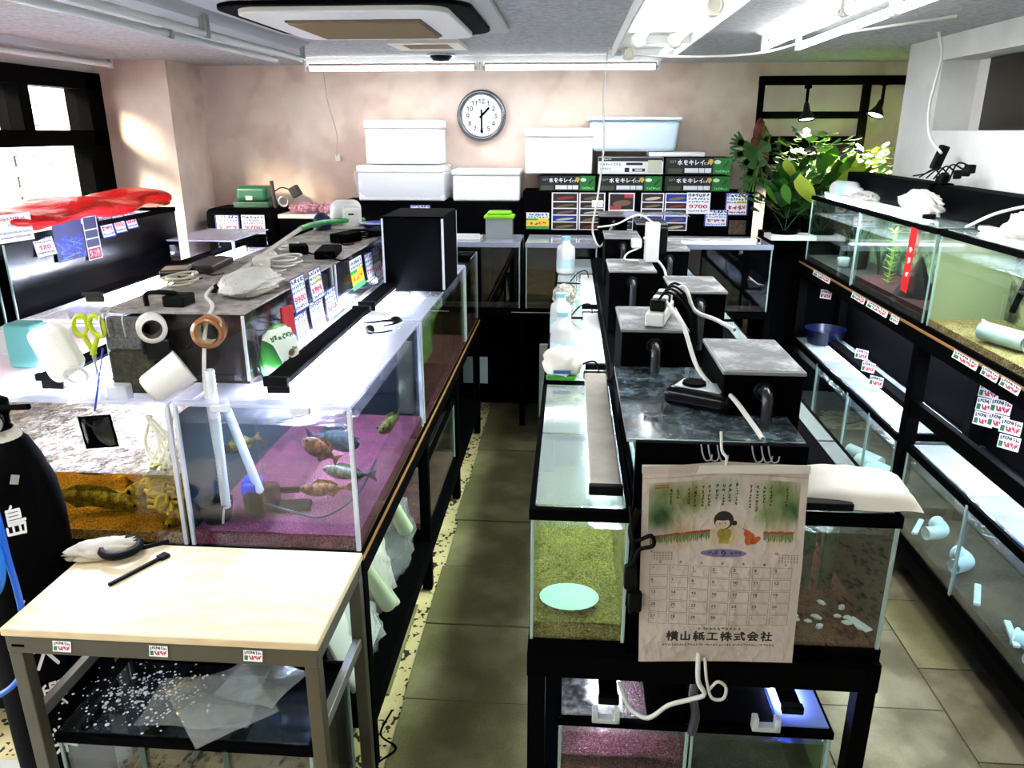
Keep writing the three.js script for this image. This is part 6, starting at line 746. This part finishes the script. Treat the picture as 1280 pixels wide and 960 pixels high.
{ // contents of the upper tanks
  const pvc = mat(0xb9ccd2, 0.35);
  const t = thing('grey_pipe', 'pale grey pipe piece lying on the tan sand', 'pipe', [1.67, 1.335, -2.98], 0.35); part(t, 'tube', lathe([[0.03, -0.1], [0.036, -0.1], [0.036, 0.1], [0.03, 0.1], [0.03, -0.1]], 24).rotateX(Math.PI / 2), pvc);
  const h = thing('pond_heater', 'black rod heater hanging in the tan sand tank', 'heater', [1.85, 1.38, -3.1]); part(h, 'rod', between([0, 0, 0], [0.02, 0.26, 0.05], 0.013), M.black); part(h, 'cable', tube([[0.02, 0.26, 0.05], [0.03, 0.3, 0.06], [0.0, 0.33, 0.1], [-0.05, 0.31, 0.1], [-0.05, 0.27, 0.05]], 0.005), M.whiteCord);
  const h2 = copyOf(h, [1.86, 1.36, -3.3], 0.6, 'second black rod heater in the tan sand tank'); h.userData.group = h2.userData.group = 'rod heaters in the tan sand tank';
  one('black_filter', rb(-0.06, 0.06, 0, 0.22, -0.05, 0.05, 0.008), M.black, 'black corner filter in the tan sand tank', 'filter', [1.8, 1.3, -2.6]);
  one('bent_tube', tube([[1.78, 1.31, -3.36], [1.74, 1.32, -3.25], [1.68, 1.315, -3.15], [1.7, 1.32, -3.05], [1.78, 1.32, -3.0]], 0.007), mat(0xcfe0e4, 0.3), 'thin clear tubing on the tan sand', 'tubing');
  const rk = thing('dark_rock', 'dark pointed driftwood on the red gravel', 'rock', [1.7, 1.3, -3.85]); part(rk, 'stone', (() => { const g = new THREE.ConeGeometry(0.1, 0.22, 9, 4), p = g.attributes.position; for (let i = 0; i < p.count; i++) p.setXYZ(i, p.getX(i) * (1 + 0.4 * (hash(i, 3, 5) - 0.5)), p.getY(i) + 0.1, p.getZ(i) * (1.3 + 0.4 * (hash(i, 9, 5) - 0.5))); g.computeVertexNormals(); return g; })(), mat(0x1c1712, 0.9));
  const pm = mat(0x8fae4a, 0.7); const pl = thing('water_plant', 'tall fine-leaved plant by the joint of the upper tank', 'plant', [1.7, 1.29, -4.2]); for (let i = 0; i < 40; i++) { const y = i * 0.0078, a = i * 2.4; part(pl, 'leaf', between([0, y, 0], [Math.cos(a) * 0.035, y + 0.015, Math.sin(a) * 0.035], 0.004, 5, 0.001), pm); } part(pl, 'stem', between([0, 0, 0], [0.01, 0.32, 0], 0.004, 6), pm);
  one('small_jar', lathe([[0, 0], [0.035, 0], [0.038, 0.05], [0.03, 0.055]], 18), mat(0xcfd8d6, 0.3), 'pale jar on the dark gravel', 'jar', [1.68, 1.295, -4.85]); one('sponge_filter', rb(-0.04, 0.04, 0, 0.14, -0.04, 0.04, 0.02, 3), M.rubber, 'dark sponge filter on the dark gravel', 'filter', [1.74, 1.295, -4.75]);
  for (const [z, h2] of [[-5.1, 0.2], [-4.95, 0.26], [-4.6, 0.2], [-5.2, 0.15]]) { const t2 = thing('water_plant', 'dark bushy plant at the dark gravel end', 'plant', [1.8, 1.29, z], 0, 'dark plants in the upper tank'); for (let i = 0; i < 10; i++) { const a = rr(0, 6.28); part(t2, 'leaf', tube([[0, 0, 0], [Math.cos(a) * 0.02, h2 * 0.5, Math.sin(a) * 0.02], [Math.cos(a) * 0.06, h2 * rr(0.7, 1), Math.sin(a) * 0.06]], 0.005, 5, false, 4), mat(0x23351c, 0.8)); } }
  const rc = thing('red_sign', 'vertical red sign with white characters on the tank glass', 'sign', [1.583, 1.36, -3.72], -Math.PI / 2); part(rc, 'card', sheet(0.075, 0.3, 0), printed(ctex(64, 256, (g) => { for (const y of [70, 112, 160]) scrawl(g, 16, y, 32, 30, '#ffffff', 1, 9); }, '#d8131b'), hide)); rc.rotation.order = 'YXZ'; rc.rotation.z = -0.05;
  // pipe elbows below
  const el = (label, at, turn, k = 1) => { const t3 = thing('pipe_elbow', label, 'pipe', at, turn, 'pipe elbows on the dark gravel'); part(t3, 'bend', tube([[0, 0.03, -0.06], [0, 0.03, 0], [0.012, 0.03, 0.03], [0.05, 0.03, 0.05], [0.08, 0.03, 0.052]], 0.03 * k, 18, false, 16), mat(0xc4dbe2, 0.35)); part(t3, 'mouth', new THREE.TorusGeometry(0.03 * k, 0.006, 8, 20).rotateY(Math.PI / 2 - 0.1).translate(0.08, 0.03, 0.052), mat(0xdff0f4, 0.3)); part(t3, 'bore', new THREE.CircleGeometry(0.026 * k, 18).rotateY(Math.PI / 2).translate(0.083, 0.03, 0.052), M.black); };
  el('white pipe elbow by the near seam of the lower tank', [1.66, 0.32, -2.38], 2.4); el('white pipe elbow in front of the dark gravel heap', [1.68, 0.33, -2.95], 2.0); el('white pipe elbow at the far end of the lower tank', [1.68, 0.34, -3.2], 1.8); el('white pipe elbow half outside the light', [1.7, 0.32, -2.15], 2.8);
  for (const [z, r] of [[-3.95, 0.04], [-3.82, 0.04], [-4.1, 0.035]]) one('white_pipe', rot(cyl(r, r, 0.22, 20), Math.PI / 2, 0, 0).translate(0, 0.04, 0), mat(0xbcd0c8, 0.35), 'pale pipe lying in the lower tank behind the towel', 'pipe', [1.68, 0.31, z], 0.5, 'pale pipes in the lower tank');
  for (const [z, l] of [[-3.3, 'flat white stick on the dark gravel, far'], [-2.75, 'flat white stick on the dark gravel, near'], [-2.5, 'short white block beside the seam']]) one('white_stick', rb(-0.012, 0.012, 0, 0.014, -0.08, 0.08, 0.004), mat(0xd6eef0, 0.5), l, 'stick', [1.64, 0.335, z], rr(-0.6, 0.6));
  const tub = thing('blue_tub', 'dark navy round tub on the lower tank covers', 'tub', [1.75, 0.71, -5.22]); part(tub, 'wall', lathe([[0.1, 0], [0.13, 0.1], [0.135, 0.1], [0.105, 0.0]], 28), mat(0x0a1030, 0.3, hide)); part(tub, 'base', cyl(0.1, 0.1, 0.008, 28).translate(0, 0.004, 0), mat(0x070b22, 0.4));
}
{ // on top of the upper tanks
  one('lamp_box', rb(1.79, 1.91, 1.692, 1.835, -5.3, -4.1, 0.006), M.black, 'long black lamp box on the far upper tank', 'lamp'); one('lamp_box', rb(1.79, 1.91, 1.692, 1.83, -4.05, -1.7, 0.006), M.black, 'long black lamp box on the near upper tank', 'lamp');
  const bt = thing('plastic_bottle', 'white bottle lying on the cover by the plants', 'bottle', [1.7, 1.74, -5.0], 0.3); part(bt, 'body', lathe([[0, -0.12], [0.045, -0.12], [0.052, -0.1], [0.052, 0.06], [0.02, 0.1], [0.02, 0.13], [0, 0.13]], 22).rotateX(Math.PI / 2), phys(0xf2f6f6, 0.35, { transmission: 0.2, thickness: 0 })); part(bt, 'label_band', cyl(0.0525, 0.0525, 0.05, 22, true).rotateX(Math.PI / 2), mat(0xbfe8e4, 0.5));
  one('plastic_bag', blob(0.07, 0.04, 0.14, 0.5, 141), M.bagMilky, 'flat milky bag beside the lying bottle', 'plastic bag', [1.69, 1.694, -4.65]); one('plastic_bag', blob(0.06, 0.075, 0.22, 0.6, 145), M.bagMilky, 'tall crumpled milky bag against the black lamp box', 'plastic bag', [1.7, 1.694, -3.95]); one('plastic_bag', blob(0.075, 0.07, 0.12, 0.6, 149), M.bagMilky, 'white bag with net on the near upper tank', 'plastic bag', [1.69, 1.694, -3.0]);
  one('rope_net', blob(0.06, 0.05, 0.09, 0.7, 153), mat(0x8c8172, 0.9, { map: rep(T.sponge, 0.05) }), 'grey brown coiled net beside the white bag', 'net', [1.7, 1.694, -2.76]);
  const a = thing('power_adapter', 'black adapter hanging upright on the white cable', 'adapter', [1.82, 1.9, -4.15]); a.rotation.z = -0.3; part(a, 'block', rb(-0.022, 0.022, 0.0, 0.12, -0.02, 0.02, 0.008, 2), M.rubber); part(a, 'lead', tube([[0, 0, 0], [-0.03, -0.03, 0], [-0.09, -0.06, 0.02]], 0.004), M.rubber);
  const b = thing('plug_cluster', 'cluster of black plugs on the lamp box', 'plugs', [1.85, 1.832, -4.0]); for (let i = 0; i < 5; i++) { const q = part(b, 'plug', rot(rb(-0.02, 0.02, 0, 0.04, -0.018, 0.018, 0.006), rr(-0.4, 0.4), rr(0, 2), 0).translate(rr(-0.03, 0.03), 0.0 + i * 0.016, -0.12 + i * 0.07), M.rubber); part(q, 'lead', tube([[0, 0.03 + i * 0.016, -0.12 + i * 0.07], [-0.05, 0.07 + i * 0.01, -0.1 + i * 0.06], [-0.1, 0.03, -0.14 + i * 0.08]], 0.004), M.rubber); }
  cord('white_cable', 'white cable arching over the near lamp box', [[1.66, 1.7, -3.4], [1.68, 1.78, -3.2], [1.76, 1.85, -2.9], [1.9, 1.87, -2.6]], 0.006, M.whiteCord); cord('white_cable', 'second white cable arching near the net bag', [[1.68, 1.7, -2.95], [1.7, 1.76, -2.75], [1.8, 1.84, -2.5], [1.93, 1.86, -2.2]], 0.006, M.whiteCord); cord('black_cable', 'thin black wire over the far covers', [[1.66, 1.7, -4.7], [1.64, 1.7, -4.4], [1.68, 1.71, -4.2], [1.74, 1.74, -4.1]], 0.004, M.rubber);
}
// ---------- plants in the alcove ----------
{
  const t = thing('plant_rack', 'black metal frame with cross bars behind the plants', 'frame', [1.9, 0, -6.05]);
  part(t, 'post', rb(-0.56, -0.52, 0, 2.4, -0.02, 0.02, 0.003), M.black); part(t, 'post', rb(0.17, 0.225, 0, 2.4, -0.02, 0.02, 0.003), M.black); part(t, 'top_bar', rb(-0.56, 0.8, 2.4, 2.46, -0.03, 0.03, 0.003), M.black); part(t, 'cross_bar', rb(-0.52, 0.17, 2.17, 2.22, -0.015, 0.015, 0.003), M.black); part(t, 'cross_bar', rb(-0.52, 0.17, 1.85, 2.05, -0.018, -0.01, 0.003), M.black);
  const lamp = (label, at, aim) => { const l = thing('spot_lamp', label, 'lamp', at); const d = V(...aim).normalize(), q = new THREE.Quaternion().setFromUnitVectors(V(0, -1, 0), d); const head = part(l, 'shade', lathe([[0.012, 0.0], [0.02, -0.02], [0.025, -0.06], [0.055, -0.11], [0.058, -0.125]], 22).applyQuaternion(q), mat(0x0a0a0a, 0.35, hide)); part(head, 'bulb_face', new THREE.CircleGeometry(0.05, 22).rotateX(Math.PI / 2).translate(0, -0.115, 0).applyQuaternion(q), mat(0xffffff, 0.3, { emissive: 0xfff6e6, emissiveIntensity: 6, ...hide })); part(l, 'stem', between([0, 0, 0], [0, 0.1, 0], 0.011), M.black); part(l, 'clamp', rb(-0.022, 0.022, 0.09, 0.14, -0.02, 0.02, 0.004), M.black);
    const s = new THREE.SpotLight(0xfff2de, 26, 3, 0.8, 0.6, 2); s.position.set(at[0] + d.x * 0.13, at[1] + d.y * 0.13, at[2] + d.z * 0.13); s.target.position.set(at[0] + d.x, at[1] + d.y, at[2] + d.z); s.castShadow = true; s.shadow.radius = 2; scene.add(s, s.target); };
  lamp('black spot lamp shining down on the middle of the plants', [1.66, 2.28, -5.95], [0.05, -1, 0.22]); lamp('black spot lamp angled at the plants beside the white wall', [2.18, 2.3, -5.95], [-0.35, -0.9, 0.2]);
  { const ps = thing('plant_stand', 'black stand carrying the plants', 'stand', [1.95, 0, -5.8]); part(ps, 'body', rb(-0.53, 0.55, 0, 1.38, -0.2, 0.3, 0.004), M.black); part(ps, 'added_dark_panel', rb(-0.5, 0.12, 1.38, 1.82, -0.2, -0.185, 0.003), M.black); } one('white_tray', [rb(1.3, 1.6, 0, 0.03, -0.1, 0.1, 0.003)], M.whitePlastic, 'white slotted tray at the foot of the plants', 'tray', [0.05, 1.385, -5.42]);  // stand carries an added black panel that darkens the background of the plants
  const leafShape = (w, h) => { const g = new THREE.PlaneGeometry(1, 1, 4, 6), p = g.attributes.position; for (let i = 0; i < p.count; i++) { const u = p.getX(i) * 2, v = p.getY(i) + 0.5, ww = Math.sin(Math.PI * Math.pow(1 - v, 0.62)) * 0.5 + (v < 0.05 ? 0 : 0); p.setXYZ(i, u * ww * w, v * h, -0.22 * h * v * v + 0.12 * w * Math.abs(u) * ww); } g.computeVertexNormals(); return g; };
  const gl = [0x2f6a1c, 0x1d4a14, 0x86b32c, 0xc3d64a, 0x0f2e0c, 0x4c8a26].map(c => phys(c, 0.4, { transmission: 0.12, thickness: 0, ...hide }));
  const hearts = [leafShape(0.085, 0.1), leafShape(0.11, 0.13)], longs = [leafShape(0.11, 0.26), leafShape(0.09, 0.2)];
  function bush(label, at, n, R, shapes, picks, droop, group) {
    const b = thing('leafy_plant', label, 'plant', at, 0, group);
    const pot = part(b, 'pot', lathe([[0, 0], [0.07, 0], [0.09, 0.12], [0.095, 0.125], [0.085, 0.125], [0.08, 0.1], [0, 0.1]], 20), M.black);
    for (let i = 0; i < n; i++) {
      const a = rr(0, 6.283), e = rr(-0.15, 1.4), r = R * rr(0.45, 1), px = Math.cos(a) * Math.cos(e) * r, py = 0.2 + Math.sin(e) * r * 0.9, pz = Math.sin(a) * Math.cos(e) * r * 0.55;
      const l = part(b, 'leaf', shapes[i % shapes.length], gl[picks[Math.floor(rnd() * picks.length)]]); l.position.set(px, py, pz); l.rotation.order = 'YXZ'; l.rotation.y = Math.PI / 2 - a + rr(-0.6, 0.6); l.rotation.x = droop + rr(-0.4, 0.5); l.rotation.z = rr(-0.4, 0.4); const s = rr(0.75, 1.25); l.scale.set(s, s, s);
      if (i % 4 === 0) part(b, 'stem', tube([[0, 0.1, 0], [px * 0.4, py * 0.7, pz * 0.4], [px, py, pz]], 0.0025, 6, false, 4), gl[1]);
    }
    return b;
  }
  bush('bright variegated pothos bush under the spot lamps', [1.86, 1.385, -5.72], 150, 0.42, [leafShape(0.07, 0.085), leafShape(0.055, 0.07)], [2, 3, 3, 5, 0], 1.3); bush('dark green pothos reaching up the frame', [1.7, 1.62, -5.78], 110, 0.34, [leafShape(0.075, 0.085), leafShape(0.06, 0.07)], [0, 1, 5, 4, 4, 2], 1.5); bush('broad-leaved plant with long glossy leaves', [1.7, 1.385, -5.6], 30, 0.28, longs, [0, 1, 3, 5, 1], 0.8); bush('dark leafy plant low beside the tank', [1.52, 1.385, -5.62], 60, 0.28, [leafShape(0.08, 0.15), leafShape(0.07, 0.12)], [1, 4, 0, 4], 1.1);
  bush('small-leaved bright plant next to the white wall', [2.08, 1.5, -5.75], 120, 0.32, [leafShape(0.05, 0.06)], [2, 3, 5], 1.4);
  bush('low dark plant at the foot of the stand', [1.47, 1.32, -5.46], 10, 0.14, [leafShape(0.07, 0.16)], [0, 1, 5], 0.9);
  // staghorn fern on a board
  const f = thing('staghorn_fern', 'staghorn fern with antler leaves on a brown mount', 'plant', [1.36, 1.75, -5.95]);
  part(f, 'mount', (() => { const g = blob(0.075, 0.24, 0.05, 0.5, 161); return g; })(), mat(0x7c4520, 0.9, { map: rep(T.mottled, 0.2) }), 'brown bark and fibre'); part(f, 'shield_leaf', (() => { const g = blob(0.04, 0.09, 0.03, 0.6, 165); return g.translate(-0.02, 0.28, 0.03); })(), mat(0x7a3416, 0.85, { map: rep(T.mottled, 0.1) }));
  const fr = phys(0x2c5a1c, 0.5, { transmission: 0.1, thickness: 0, ...hide });
  const antler = (a, L, parts) => { const pts = []; const g = []; const dir = V(Math.cos(a), Math.sin(a), 0.3).normalize(); const base = V(-0.02, 0.2, 0.06), tip = base.clone().addScaledVector(dir, L); const strip = (p, q, w0, w1) => { const d = q.clone().sub(p), n = V(-d.y, d.x, 0).normalize(); const v = [p.clone().addScaledVector(n, w0), p.clone().addScaledVector(n, -w0), q.clone().addScaledVector(n, -w1), q.clone().addScaledVector(n, w1)]; const b = new THREE.BufferGeometry(); const z = V(0, 0, 0.003), w = v.map(x => x.clone().add(z)); const P = []; for (const x of [...v, ...w]) P.push(x.x, x.y, x.z); b.setAttribute('position', new THREE.Float32BufferAttribute(P, 3)); b.setAttribute('uv', new THREE.Float32BufferAttribute(new Float32Array(16), 2)); b.setIndex([0, 2, 1, 0, 3, 2, 4, 5, 6, 4, 6, 7, 0, 1, 5, 0, 5, 4, 2, 3, 7, 2, 7, 6, 1, 2, 6, 1, 6, 5, 3, 0, 4, 3, 4, 7]); const nn = b.toNonIndexed(); nn.computeVertexNormals(); g.push(nn); }; strip(base, tip, 0.012, 0.03); for (let k = 0; k < parts; k++) { const b2 = a + (k - (parts - 1) / 2) * 0.34; const e = tip.clone().add(V(Math.cos(b2), Math.sin(b2), 0).multiplyScalar(L * 0.75)); strip(tip, e, 0.018, 0.006); } part(f, 'antler_leaf', g, fr); };
  antler(2.75, 0.13, 5); antler(3.3, 0.12, 4); antler(-1.9, 0.14, 4); antler(3.9, 0.1, 4); antler(1.1, 0.08, 3); antler(-1.2, 0.12, 3); antler(0.3, 0.09, 3);
  for (let i = 0; i < 5; i++) part(f, 'hanging_leaf', tube([[0.0, 0.1, 0.05], [-0.03 - i * 0.02, -0.05, 0.06], [-0.04 - i * 0.035, -0.22 - i * 0.01, 0.05]], 0.007, 10, false, 5), gl[5]);
}
renderer.render(scene, camera);
